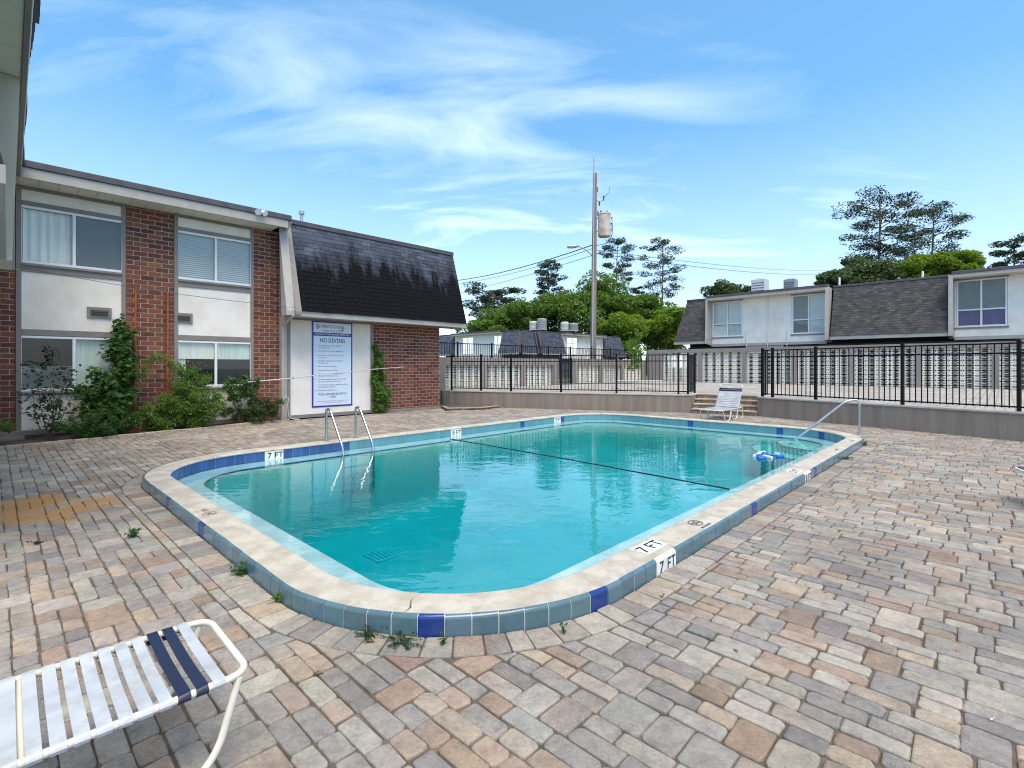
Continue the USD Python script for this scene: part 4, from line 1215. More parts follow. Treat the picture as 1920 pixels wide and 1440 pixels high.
# raised kerb at the foot of the retaining wall by the building's corner
kp = [FL.pt(5.2, 0.12)[:2], np.array([-2.2, 16.75]), np.array([-1.0, 17.05]), np.array([-0.45, 17.82])]
kb = thing('raised_kerb', 'low cranked kerb of pale bricks between the brick corner and the retaining wall', 'kerb', (*kp[1], 0))
for p, q in zip(kp[:-1], kp[1:]):
    d = q - p; L = np.linalg.norm(d); d /= L; nn = np.array([-d[1], d[0]]); fr = Frame(p, d, nn); k = max(1, round(L / 0.25))
    for m_ in range(k):
        part(kb, 'kerb_brick', fr, 'curb', (m_ * L / k + 0.004, (m_ + 1) * L / k - 0.004, 0.0, 0.12, -0.02, 0.085), ch=0.008)
g = G(); g.add(*prism(Polygon([kp[0], kp[1], kp[2], kp[3], np.array([-0.5, 18.05]), np.array([-2.3, 18.6]), FL.pt(5.2, -0.9)[:2]]), -0.02, 0.06)); obj(None, 'kerb_bed', g, 'earth', kind='structure')

# ------------------------------------------------------------------ upper deck, retaining walls, stairs
corner = SL0 + U * 15.9025
up_poly = Polygon([(-2.35, 18.72), LW1, LW1 + S * 1.12, RW0 + S * 1.12, RW0, RWE, W0 + N * 19, corner, SL0])
mt['upper_paving'] = M('upper_paving', {
    'g': ('geometry', {}), 'm': ('mapping', {'mapping_type': 'point', 'rotation': (0, 0, -0.7913)}),
    'b': ('brick_texture', {'color1': (0.40, 0.36, 0.31), 'color2': (0.30, 0.285, 0.27), 'mortar': (0.12, 0.1, 0.085), 'scale': 1.0, 'mortar_size': 0.006, 'brick_width': 0.22, 'row_height': 0.16, 'bias': -0.1}),
    'n': ('noise_texture', {'scale': 1.4, 'detail': 5.0}), 'r': ('rgb_ramp', {'ramp': [(0.35, (0.75, 0.75, 0.74)), (0.65, (1.1, 1.09, 1.07))]}),
    'x': ('mix_color', {'blend_type': 'multiply', 'fac': 1.0, 'use_clamp': False}), 'p': ('principled_bsdf', {'roughness': 0.85})},
    [('g.position', 'm.vector'), ('m.vector', 'b.vector'), ('g.position', 'n.vector'), ('n.fac', 'r.fac'), ('b.color', 'x.a'), ('r.color', 'x.b'), ('x.result', 'p.base_color')])
obj(None, 'upper_deck', G().add(*prism(up_poly.buffer(-0.03), -0.04, DZ)), 'upper_paving', kind='structure')


def retaining(name, label, fr, length, y_in=0.2):
    w = thing(name, label, 'wall', fr.pt(length / 2, 0))
    obj(w, 'wall_body', G().add(*box(0.0, length, 0.0, y_in, -0.04, DZ - 0.035, fr)), 'retain')
    x = -0.012
    while x < length:
        L = min(1.22, length - x + 0.0)
        part(w, 'cap_stone', fr, 'cap', (x + 0.002, x + L - 0.002, -0.018, y_in + 0.02, DZ - 0.033, DZ + 0.012), ch=0.006); x += 1.22
    return w


rl = retaining('retaining_wall', 'low brown painted retaining wall left of the brick stairs', FLW, 8.55)
rr = retaining('retaining_wall', 'low brown painted retaining wall right of the brick stairs with a long fence', FRW, 9.0)
FRET = Frame(LW1, S, np.array([-S[1], S[0]]))
part(rl, 'return_wall', FRET, 'retain', (0.205, 1.12, 0.0, 0.18, -0.04, DZ - 0.035)); part(rl, 'cap_stone', FRET, 'cap', (0.22, 1.12, -0.018, 0.2, DZ - 0.033, DZ + 0.012), ch=0.006)
FRR = Frame(RW0, S, np.array([-S[1], S[0]]))
part(rr, 'return_wall', FRR, 'retain', (0.205, 1.12, -0.18, 0.0, -0.04, DZ - 0.035)); part(rr, 'cap_stone', FRR, 'cap', (0.22, 1.12, -0.2, 0.018, DZ - 0.033, DZ + 0.012), ch=0.006)
# stairs between the two walls
sd_ = RW0 - LW1; sl_ = np.linalg.norm(sd_); sd_ = sd_ / sl_
FST = Frame(LW1 + sd_ * 0.004, sd_, np.array([-sd_[1], sd_[0]])); sw = sl_ - 0.008
st = thing('brick_stairs', 'short flight of four tan brick steps between the two retaining walls', 'stairs', FST.pt(sw / 2, 0.5))
RH = DZ / 4
for k in range(4):
    y0 = -0.06 + k * 0.28
    obj(st, 'step_core', G().add(*box(0.0, sw, y0 + 0.03, 1.1, k * RH - (0.02 if k == 0 else -0.001), (k + 1) * RH - 0.05, FST)), 'sand')
    x = 0.0; nb = 10
    for m_ in range(nb):
        a, b = m_ * sw / nb, (m_ + 1) * sw / nb
        tone = PAL[rb.choice([4, 5, 6, 8, 9])] * rb.uniform(0.75, 1.0)
        obj(st, 'riser_brick', G().add(*cbox(a + 0.004, b - 0.004, y0 + 0.005, y0 + 0.06, k * RH + 0.002, (k + 1) * RH - 0.045, 0.006, FST), tone), 'paver', tone=True)
        obj(st, 'tread_brick', G().add(*cbox(a + 0.003, b - 0.003, y0 - 0.025, y0 + 0.31, (k + 1) * RH - 0.042, (k + 1) * RH + 0.004, 0.007, FST), PAL[8] * rb.uniform(0.95, 1.25)), 'paver', tone=True)


# ------------------------------------------------------------------ black metal fences
def fence(name, label, fr, posts, y, z0, zt, bottom=0.09, second=0.2, pitch=0.113, pw=0.062, stuff_from=None):
    t = thing(name, label, 'fence', fr.pt((posts[0] + posts[-1]) / 2, y, z0), group=None)
    for x in posts:
        g_ = G(); g_.add(*box(x - pw / 2, x + pw / 2, y - pw / 2, y + pw / 2, z0, zt, fr)); g_.add(*cbox(x - pw / 2 - 0.006, x + pw / 2 + 0.006, y - pw / 2 - 0.006, y + pw / 2 + 0.006, zt, zt + 0.02, 0.008, fr))
        obj(t, 'post', g_, 'fence')
    for a, b in zip(posts[:-1], posts[1:]):
        a, b = a + pw / 2, b - pw / 2
        if b - a < 0.1:
            continue
        for zz in (zt - 0.05, zt - 0.05 - second, z0 + bottom):
            if second == 0 and zz == zt - 0.05 - second and zz != zt - 0.05:
                continue
            part(t, 'rail', fr, 'fence', (a, b, y - 0.014, y + 0.014, zz - 0.016, zz + 0.016), ch=0.004)
        n = max(1, round((b - a) / pitch)); 
        for k in range(1, n):
            x = a + (b - a) * k / n
            obj(t, 'picket', G().add(*box(x - 0.0085, x + 0.0085, y - 0.0085, y + 0.0085, z0 + bottom - 0.03, zt - 0.04, fr)), 'fence')
    return t


f1 = fence('pool_fence', 'black metal picket fence on the left retaining wall up to the stairs', FLW, [0.10, 0.39, 2.37, 4.28, 6.13, 7.30, 8.50], 0.10, DZ + 0.012, 1.91)
f2 = fence('pool_fence', 'black metal picket fence along the right retaining wall to the picture edge', FRW, [0.10, 0.42, 1.66, 3.67, 5.67, 7.67, 8.9], 0.10, DZ + 0.012, 2.01)
# the short return of the left fence beside the stairs
FRT = Frame(FLW.pt(0.10, 0.10)[:2], S, np.array([-S[1], S[0]]))
y_ = 0.0
for x in (1.0,):
    obj(f1, 'post', G().add(*box(x - 0.031, x + 0.031, -0.031, 0.031, DZ + 0.012, 1.91, FRT)), 'fence')
for zz in (1.86, 1.66, DZ + 0.10):
    part(f1, 'rail', FRT, 'fence', (0.032, 0.968, -0.014, 0.014, zz - 0.016, zz + 0.016))
for k in range(1, 9):
    x = 0.032 + 0.936 * k / 9; obj(f1, 'picket', G().add(*box(x - 0.0085, x + 0.0085, -0.0085, 0.0085, DZ + 0.07, 1.87, FRT)), 'fence')
FRT2 = Frame(FRW.pt(0.10, 0.10)[:2], S, np.array([-S[1], S[0]]))
obj(f2, 'post', G().add(*box(0.87, 0.93, -0.031, 0.031, DZ + 0.012, 2.01, FRT2)), 'fence')
for zz in (1.96, 1.76, DZ + 0.10):
    part(f2, 'rail', FRT2, 'fence', (0.032, 0.868, -0.014, 0.014, zz - 0.016, zz + 0.016))

# ------------------------------------------------------------------ screen walls of pierced blocks
def breeze_block(w, h, th):
    """pierced block: long almond openings and small triangles"""
    b = sbox(0.004, 0.004, w - 0.004, h - 0.004); holes = []
    def almond(cx, cy, a, bb):
        x = np.linspace(-a, a, 7); y = bb * (1 - (x / a) ** 2)
        return Polygon(np.vstack([np.column_stack([cx + x, cy + y]), np.column_stack([cx + x[::-1][1:-1], cy - y[::-1][1:-1]])]))
    holes.append(almond(w / 2, h / 2, w * 0.35, h * 0.19))
    holes += [almond(w / 2, h * 0.0, w * 0.35, h * 0.31).intersection(sbox(0, h * 0.07, w, h)), almond(w / 2, h, w * 0.35, h * 0.31).intersection(sbox(0, 0, w, h * 0.93))]
    for sx in (0, 1):
        X = lambda q: w - q if sx else q
        holes.append(Polygon([(X(w * 0.035), h * 0.26), (X(w * 0.035), h * 0.74), (X(w * 0.17), h * 0.5)]))
    p = b
    for hq in holes:
        p = p.difference(hq)
    m = trimesh.creation.extrude_polygon(p, th, engine='earcut')
    return np.array(m.vertices), np.array(m.faces)


def screen_wall(name, label, fr, panels, z0, zb, zt, rows, ncol=5, x_end=(0, 0), th=0.06, posts=True):
    t = thing(name, label, 'wall', fr.pt((panels[0][0] + panels[-1][1]) / 2, 0, z0))
    rh = (zb - z0) / rows
    xs = [x_end[0]] + [q for p in panels for q in p] + [x_end[1]]
    for a, b in zip(xs[0::2], xs[1::2]):
        if b - a > 0.03:
            obj(t, 'pier', G().add(*box(a, b, -0.22, 0.012, z0 - 0.5, zb, fr)), 'screen_wall')
    obj(t, 'cap_beam', G().add(*box(x_end[0], x_end[1], -0.225, 0.018, zb, zt, fr)), 'screen_wall')
    for a, b in panels:
        bw = (b - a) / ncol if (b - a) > 1.7 else (b - a) / max(1, round((b - a) / 0.43)); n = round((b - a) / bw)
        bv, bf = breeze_block(bw, rh, th)
        for i in range(n):
            for j in range(rows):
                v = np.column_stack([bv[:, 0] + a + i * bw, bv[:, 2] - 0.17, bv[:, 1] + z0 + j * rh])
                f = bf
                obj(t, 'pierced_block', G().add(*fr.map(v, f)), 'breeze')
    return t


sw1 = screen_wall('screen_wall', 'lower pierced white block screen wall behind the left fence with a gate gap', FSL,
                  [(0.42, 2.32), (2.6, 4.74), (4.98, 6.95)], DZ, 1.53, 1.84, 5, x_end=(-0.2, 7.35))
sw2 = screen_wall('screen_wall', 'lower pierced white block screen wall between the gate gap and the taller wall', FSL,
                  [(8.86, 10.92), (11.18, 13.0), (13.2, 15.3)], DZ, 1.53, 1.84, 5, x_end=(8.55, 15.7))
sw3 = screen_wall('screen_wall', 'tall pierced white block screen wall in front of the right hand building', FSR,
                  [(2.1 + 2.4 * k, 2.1 + 2.4 * k + 2.2) for k in range(-1, 7)], DZ, 2.25, 2.46, 8, x_end=(-1.28, 19.0))
g = G()
gt = thing('metal_gate', 'dark metal gate in the gap of the pierced block wall', 'gate', FSL.pt(7.95, -0.1, DZ))
for x in (7.42, 8.46):
    part(gt, 'stile', FSL, 'fence', (x - 0.03, x + 0.03, -0.13, -0.07, DZ + 0.02, 1.9))
for z in (0.68, 1.25, 1.85):
    part(gt, 'rail', FSL, 'fence', (7.452, 8.428, -0.12, -0.08, z - 0.02, z + 0.02))
for k in range(1, 10):
    x = 7.452 + 0.976 * k / 10; part(gt, 'picket', FSL, 'fence', (x - 0.01, x + 0.01, -0.11, -0.09, 0.70, 1.83))
f3 = fence('upper_fence', 'black picket fence standing along the top behind the lower screen wall', FSL, [-0.2, 1.28, 3.18, 5.06, 6.95, 8.68, 10.5, 12.35, 14.2, 15.6], -0.30, 1.70, 2.47, bottom=0.06, second=0.0, pitch=0.125, pw=0.055)

# ------------------------------------------------------------------ the two storey building on the right
rbld = thing('townhouse_row', 'white stucco two storey building with grey shingled mansards behind the tall screen wall', 'building', FR.pt(6, 0))


def mansard(parent, fr, t0, t1, tones, tab=0.34, rows=16, limit=0, algae=0.0, hip0=0.0, hip1=0.0, zt=5.57, cap=True):
    if hip0 or hip1:
        v = np.array([[t0, 0.74, 2.97], [t1, 0.74, 2.97], [t1 - hip1, 0.0, zt - 0.1], [t0 + hip0, 0.0, zt - 0.1], [t0, -1.5, 2.97], [t1, -1.5, 2.97], [t1 - hip1, -1.5, zt - 0.1], [t0 + hip0, -1.5, zt - 0.1]])
        obj(parent, 'mansard_core', G().add(*fr.map(v, np.vstack([BOXF[:, [0, 2, 1]], BOXF[:, [0, 3, 2]]]))), 'roof')
    else:
        obj(parent, 'mansard_core', G().add(*side_prism([(0.74, 2.975), (0.0, zt - 0.1), (-0.5, zt - 0.1), (-0.5, 2.975)], t0, t1, fr)), 'roof')
    rf_ = obj(parent, 'mansard_slope', G().add(*side_prism([(0.752, 2.985), (0.742, 2.975), (0.0, zt - 0.1), (0.012, zt - 0.1)], t0 + hip0 + 0.01, t1 - hip1 - 0.01, fr)), 'roof')
    shingles(rf_, fr, t0, t1, (0.755, 2.985), (0.014, zt - 0.1), tab, rows, limit, tones, algae, hip0, hip1)
    if cap:
        part(parent, 'mansard_cap', fr, 'flash', (t0 + hip0 - 0.02, t1 - hip1 + 0.02, -0.25, 0.05, zt - 0.095, zt + 0.0), ch=0.01)
    part(parent, 'mansard_beam', fr, 'fascia', (t0 - 0.03, t1 + 0.03, 0.3, 0.74, 2.80, 2.97))


mansard(rbld, FR, -2.0, -0.10, SH_GREY, tab=0.22, rows=21, hip0=0.5)
mansard(rbld, FR, 6.27, 10.72, SH_GREY, tab=0.22, rows=21)
obj(rbld, 'wall_core', G().add(*box(-1.5, 24, -9, -0.35, -0.05, 5.3, FR)), 'interior')
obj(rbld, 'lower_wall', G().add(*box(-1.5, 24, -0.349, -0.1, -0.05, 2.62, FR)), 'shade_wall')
for a, b in ((2.0, 3.9), (12.9, 15.5)):
    obj(rbld, 'lower_brick', G().add(*box(a, b, -0.10, -0.06, 2.2, 2.76, FR)), 'brick', tone=True)
for a, b, wins in ((0.0, 5.96, ((0.06, 1.78), (4.33, 5.92))), (10.86, 18.0, ((10.92, 12.54),))):
    # stucco wall round the windows
    xs = [a] + [q for w in wins for q in w] + [b]
    for p, q in zip(xs[0::2], xs[1::2]):
        if q - p > 0.03:
            obj(rbld, 'stucco_wall', G().add(*box(p, q, -0.3, 0.0, 2.79, 5.33, FR)), 'stucco')
    for k, (p, q) in enumerate(wins):
        obj(rbld, 'stucco_wall', G().add(*box(p, q, -0.3, 0.0, 2.79, 3.2, FR)).add(*box(p, q, -0.3, 0.0, 5.26, 5.33, FR)), 'stucco', kind='stuff')
        if a > 5:
            fl_ = (([('blind_dark', 'hslats', 0.36, 1), ('purple', 'folds', 0, 0.36)]), ([('blind_dark', 'hslats', 0.36, 1), ('purple', 'folds', 0, 0.36)]))
        else:
            fl_ = (([('blind', 'flat', 0.34, 1), ('curtain', 'flat', 0, 0.33)] if k == 0 else [('blind_dark', 'flat', 0.0, 1)]), ([('blind', 'flat', 0.0, 1)]))
        window(rbld, FR, p + 0.01, q - 0.01, 3.2, 5.26, -0.02, fl_, low_bar=3.95, frame_w=0.06)
        part(rbld, 'window_trim', FR, 'taupe', (p - 0.05, q + 0.05, -0.02, 0.03, 3.12, 3.195)); part(rbld, 'window_trim', FR, 'taupe', (p - 0.05, q + 0.05, -0.02, 0.028, 5.262, 5.32))
    part(rbld, 'soffit', FR, 'soffit', (a - 0.05, b + 0.2, 0.0, 0.64, 5.335, 5.36), ch=0.004)
    part(rbld, 'fascia', FR, 'fascia', (a - 0.05, b + 0.2, 0.64, 0.69, 5.325, 5.47))
    part(rbld, 'roof_edge', FR, 'flash', (a - 0.05, b + 0.2, 0.4, 0.72, 5.473, 5.60), ch=0.01)
    part(rbld, 'ledge_board', FR, 'fascia', (a, b, -0.09, 0.02, 2.64, 2.785))
obj(rbld, 'flat_roof', G().add(*box(-1.2, 24, -9, -0.1, 5.36, 5.48, FR)), 'roof')
for x in (-0.06, 6.10, 10.76):
    obj(rbld, 'fin', G().add(*side_prism([(0.03, 2.7), (0.80, 2.80), (0.80, 2.98), (0.70, 5.46), (0.03, 5.46)], x - (0.0 if x < 0 else 0.06), x + 0.09, FR)), 'fascia')
for x, zt in ((3.13, 5.3), (2.0, 3.5), (4.1, 3.5), (13.5, 3.5)):
    obj(rbld, 'conduit', G().add(*tube(np.array([FR.pt(x, 0.03, 2.55), FR.pt(x, 0.03, zt)]), 0.022, 6)), 'white_metal', smooth=60)
for x, h in ((6.31, 0.62), (9.68, 0.5)):
    obj(rbld, 'roof_pipe', G().add(*lathe([(0.045, 0.0), (0.045, h), (0.0, h)], FR.pt(x, -1.0, 5.5), 8)), 'white_metal')


def condenser(label, fr, x, y, z, w, h, m, round_=False):
    t = thing('condenser_unit', label, 'air conditioner', fr.pt(x, y, z))
    if round_:
        obj(t, 'casing', G().add(*lathe([(w / 2, 0.08), (w / 2, h * 0.9), (w * 0.42, h), (0, h + 0.02)], fr.pt(x, y, z), 18)), m, smooth=40)
        for k in range(5):
            zz = 0.15 + k * (h - 0.3) / 5
            obj(t, 'louvre_band', G().add(*lathe([(w / 2 + 0.002, zz), (w / 2 + 0.015, zz + 0.02), (w / 2 + 0.002, zz + 0.05)], fr.pt(x, y, z), 18)), 'fin_dark')
    else:
        obj(t, 'casing', G().add(*cbox(x - w / 2, x + w / 2, y - w / 2, y + w / 2, z + 0.08, z + h, 0.02, fr)), m)
        for k in range(6):
            zz = z + 0.16 + k * (h - 0.25) / 6
            obj(t, 'louvre', G().add(*box(x - w / 2 + 0.05, x + w / 2 - 0.05, y + w / 2, y + w / 2 + 0.012, zz, zz + 0.035, fr)), 'fin_dark')
        obj(t, 'fan_grille', G().add(*lathe([(w * 0.4, 0.0), (w * 0.4, 0.03), (w * 0.1, 0.05), (0, 0.05)], fr.pt(x, y, z + h), 14)), 'fin_dark')
    obj(t, 'stand', G().add(*box(x - w / 2, x + w / 2, y - w / 2, y - w / 2 + 0.06, z - 0.03, z + 0.08, fr)).add(*box(x - w / 2, x + w / 2, y + w / 2 - 0.06, y + w / 2, z - 0.03, z + 0.08, fr)), 'galv', kind='stuff')


condenser('pale square condenser on the right hand roof, left of the pair', FR, 1.75, -3.0, 5.6, 0.8, 1.2, 'ac_white')
condenser('dark grey square condenser on the right hand roof, right of the pair', FR, 3.45, -3.0, 5.6, 0.62, 1.0, 'ac_metal')

# ------------------------------------------------------------------ far building beyond the gate
fb = thing('far_building', 'distant dark shingled and white building below the trees behind the left fence', 'building', (*C0, 0))
obj(fb, 'body', G().add(*prism(Polygon([C0 - N * 0.3 + U * 0.3, C0 + U * 20.2 - N * 0.3, C0 + U * 20.2 - N * 14, C0 - N * 14 + U * 0.3]), -0.1, 5.44)), 'roof')
mansard(fb, FC1, 0.0, 1.95, SH_DARK, tab=0.4, rows=12, hip0=0.4); mansard(fb, FC1, 3.06, 7.19, SH_DARK, tab=0.4, rows=12); mansard(fb, FC1, 16.2, 20.8, SH_DARK, tab=0.4, rows=12, hip1=0.5)
mansard(fb, FC2, 0.0, 2.83, SH_DARK * 1.25, tab=0.4, rows=12, hip0=0.3); mansard(fb, FC2, 11.75, 15.0, SH_DARK * 1.4, tab=0.4, rows=12)
for fr, a, b, wins in ((FC1, 7.2, 16.1, ((8.3, 10.6), (13.2, 14.8))), (FC2, 2.9, 11.7, ((3.05, 4.46), (8.05, 10.3)))):
    xs = [a] + [q for w in wins for q in w] + [b]
    for p, q in zip(xs[0::2], xs[1::2]):
        obj(fb, 'stucco_wall', G().add(*box(p, q, -0.35, 0.0, 2.4, 5.3, fr)), 'stucco')
    for p, q in wins:
        obj(fb, 'stucco_wall', G().add(*box(p, q, -0.35, 0.0, 2.4, 2.9, fr)), 'stucco'); obj(fb, 'stucco_wall', G().add(*box(p, q, -0.35, 0.0, 5.1, 5.3, fr)), 'stucco')
        window(fb, fr, p + 0.02, q - 0.02, 2.9, 5.1, -0.03, (([('teal_curtain', 'vslats', 0, 1)]), ([('blind_dark', 'flat', 0, 1)])) if fr is FC2 else (([('blind_dark', 'flat', 0, 1)]), ([('blind_dark', 'flat', 0, 1)])), low_bar=3.5 if fr is FC2 else 4.3, frame_w=0.09)
    part(fb, 'soffit', fr, 'soffit', (a, b, 0.0, 0.6, 5.31, 5.34)); part(fb, 'fascia', fr, 'fascia', (a, b, 0.6, 0.66, 5.28, 5.45)); part(fb, 'roof_edge', fr, 'flash', (a, b, 0.3, 0.70, 5.455, 5.6))
for x in (2.25, 2.85):
    obj(fb, 'downpipe', G().add(*side_prism([(0.62, 2.9), (0.80, 2.9), (0.12, 5.5), (-0.05, 5.5)], x - 0.12, x + 0.12, FC1)), 'flash')
obj(fb, 'downpipe', G().add(*side_prism([(0.70, 2.9), (0.85, 2.9), (0.15, 5.5), (0.0, 5.5)], 7.2, 7.4, FC1)), 'fascia')
for lab, x, yy, w, h, m in (('pale round condenser on the far roof, leftmost of the four', 2.6, 60.5, 1.0, 1.05, 'ac_white'), ('dark round condenser on the far roof, second from left', 3.6, 60.0, 1.15, 1.35, 'ac_metal'),
                            ('pale round condenser on the far roof, third from left nearer the pole', 6.55, 62.0, 1.0, 1.1, 'ac_white'), ('dark round condenser on the far roof, rightmost beside the pole', 7.65, 62.0, 1.15, 0.95, 'ac_metal')):
    condenser(lab, WORLD, x, yy, 5.85, w, h, m, True)

# ------------------------------------------------------------------ utility pole, lamp and wires
up = thing('utility_pole', 'tall weathered wooden utility pole with a rusty transformer', 'utility pole', (4.72, 29.0, 0))
zs = np.linspace(0, 12.7, 14)
obj(up, 'pole', G().add(*tube(np.column_stack([4.70 + 0.01 * zs, np.full(14, 29.0), zs]), np.linspace(0.19, 0.115, 14), 12)), 'wood_pole', smooth=60)
obj(up, 'conduit', G().add(*tube(np.array([(4.64, 28.84, 0.4), (4.74, 28.84, 11.5), (4.76, 28.9, 13.55)]), 0.04, 8)), 'galv', smooth=60)
tc_ = (5.36, 28.95, 8.97)
tr = obj(up, 'transformer', G().add(*lathe([(0.0, 0.0), (0.33, 0.02), (0.365, 0.08), (0.365, 1.28), (0.385, 1.29), (0.385, 1.34), (0.34, 1.38), (0.0, 1.43)], tc_, 24)), 'transformer', smooth=35)
for a in (-0.2, 0.15):
    obj(tr, 'bushing', G().add(*lathe([(0.04, 1.38), (0.06, 1.42), (0.035, 1.46), (0.055, 1.5), (0.03, 1.54), (0.0, 1.6)], (tc_[0] + a, tc_[1], tc_[2]), 10)), 'flash')
for z in (9.3, 10.05):
    obj(tr, 'mounting_bracket', G().add(*cbox(4.88, 5.02, 28.9, 29.0, z, z + 0.1, 0.01)), 'galv')
for k in range(3):
    obj(tr, 'terminal', G().add(*lathe([(0.0, 0.0), (0.035, 0.0), (0.05, 0.04), (0.03, 0.08), (0.0, 0.1)], (tc_[0] + 0.40, tc_[1] - 0.12 + 0.12 * k, tc_[2] + 1.05 - 0.3 * k), 8)), 'flash')
    obj(tr, 'lead', G().add(*tube(rounded([(tc_[0] + 0.42, tc_[1] - 0.12 + 0.12 * k, tc_[2] + 1.05 - 0.3 * k), (tc_[0] + 0.48, tc_[1], tc_[2] + 0.2), (tc_[0] + 0.2, tc_[1], tc_[2] - 0.35), (4.85, 28.85, 8.45)], 0.3, 6), 0.018, 5)), 'wire')
obj(up, 'cutout_arm', G().add(*tube(np.array([(4.85, 29, 11.2), (5.15, 29, 11.05), (5.35, 29, 11.25)]), 0.03, 6)), 'galv')
for (x, z) in ((5.33, 11.25), (5.08, 10.95), (4.95, 11.75), (5.0, 10.35)):
    obj(up, 'insulator', G().add(*lathe([(0.0, -0.15), (0.05, -0.13), (0.03, -0.05), (0.06, 0.0), (0.03, 0.05), (0.06, 0.1), (0.0, 0.16)], (x, 29.0, z), 8)), 'flash')
obj(up, 'jumper', G().add(*tube(rounded([(5.35, 29, 11.3), (5.65, 29, 11.6), (5.68, 29, 11.9)], 0.1, 4), 0.012, 4)), 'wire')
obj(up, 'lamp_arm', G().add(*tube(np.array([(4.62, 28.9, 7.92), (4.3, 28.75, 8.16), (3.9, 28.6, 8.32), (3.75, 28.5, 8.33)]), 0.03, 8)), 'galv', smooth=60)
v, f = lathe([(0.0, -0.36), (0.10, -0.30), (0.17, -0.05), (0.15, 0.2), (0.07, 0.36), (0.0, 0.38)], (0, 0, 0), 14)
v = v * np.array([1, 0.62, 1]); v = np.column_stack([v[:, 2], v[:, 0], v[:, 1]])
la = obj(up, 'lamp_head', G().add(v @ np.array([[0.97, 0.2, 0.1], [-0.2, 0.97, 0], [-0.1, 0, 1]]) + np.array([3.45, 28.4, 8.30]), f), 'galv', smooth=50)
obj(la, 'lens', G().add(v * np.array([0.6, 0.8, 0.5]) @ np.array([[0.97, 0.2, 0.1], [-0.2, 0.97, 0], [-0.1, 0, 1]]) + np.array([3.40, 28.4, 8.24]), f), 'blind', smooth=50)


def wire(label, a, b, sag, r=0.02, group=None):
    a, b = np.array(a, float), np.array(b, float); s = np.linspace(0, 1, 24)
    obj(None, 'overhead_wire', G().add(*tube(a + (b - a) * s[:, None] + np.column_stack([0 * s, 0 * s, -4 * sag * s * (1 - s)]), r, 4)), 'wire', label=label, category='wire', group=group)


wire('thick twisted wire from the utility pole past the street lamp to the left', (4.66, 28.9, 8.5), (-9.0, 52.0, 10.2), 0.55, 0.03)
wire('thin wire just under the twisted wire from the pole to the left roof', (4.66, 28.9, 8.3), (-9.0, 52.0, 9.95), 0.6, 0.016)
wire('low straight wire running from the pole down to the roof of the left building', (4.66, 28.9, 7.9), (-9.0, 52.5, 8.4), 0.2, 0.016)
wire('upper wire from the pole to the right above the long roof', (4.8, 29.0, 8.25), (45.0, 70.0, 14.9), 0.42, 0.016)
wire('lower wire from the pole to the right above the long roof', (4.8, 29.0, 8.05), (45.0, 70.0, 14.4), 0.5, 0.02)


# ------------------------------------------------------------------ strap lounge chairs
def ribbon(path, nrm_x, w, th=0.003):
    """flat strap along a path; nrm_x is the direction of its width"""
    p = np.asarray(path, float); n = len(p); wx = np.asarray(nrm_x, float) * w / 2
    t = np.gradient(p, axis=0); up = np.cross(np.asarray(nrm_x, float), t); up /= np.linalg.norm(up, axis=1, keepdims=True) + 1e-9
    v = np.vstack([p - wx, p + wx, p - wx * 0.97 + up * th, p + wx * 0.97 + up * th]); f = []
    for i in range(n - 1):
        for a, b, fl in ((0, 1, True), (2, 3, False), (0, 2, False), (1, 3, True)):
            q = [a * n + i, b * n + i, b * n + i + 1, a * n + i + 1]
            f += [[q[0], q[2], q[1]], [q[0], q[3], q[2]]] if fl else [[q[0], q[1], q[2]], [q[0], q[2], q[3]]]
    return v, np.array(f)


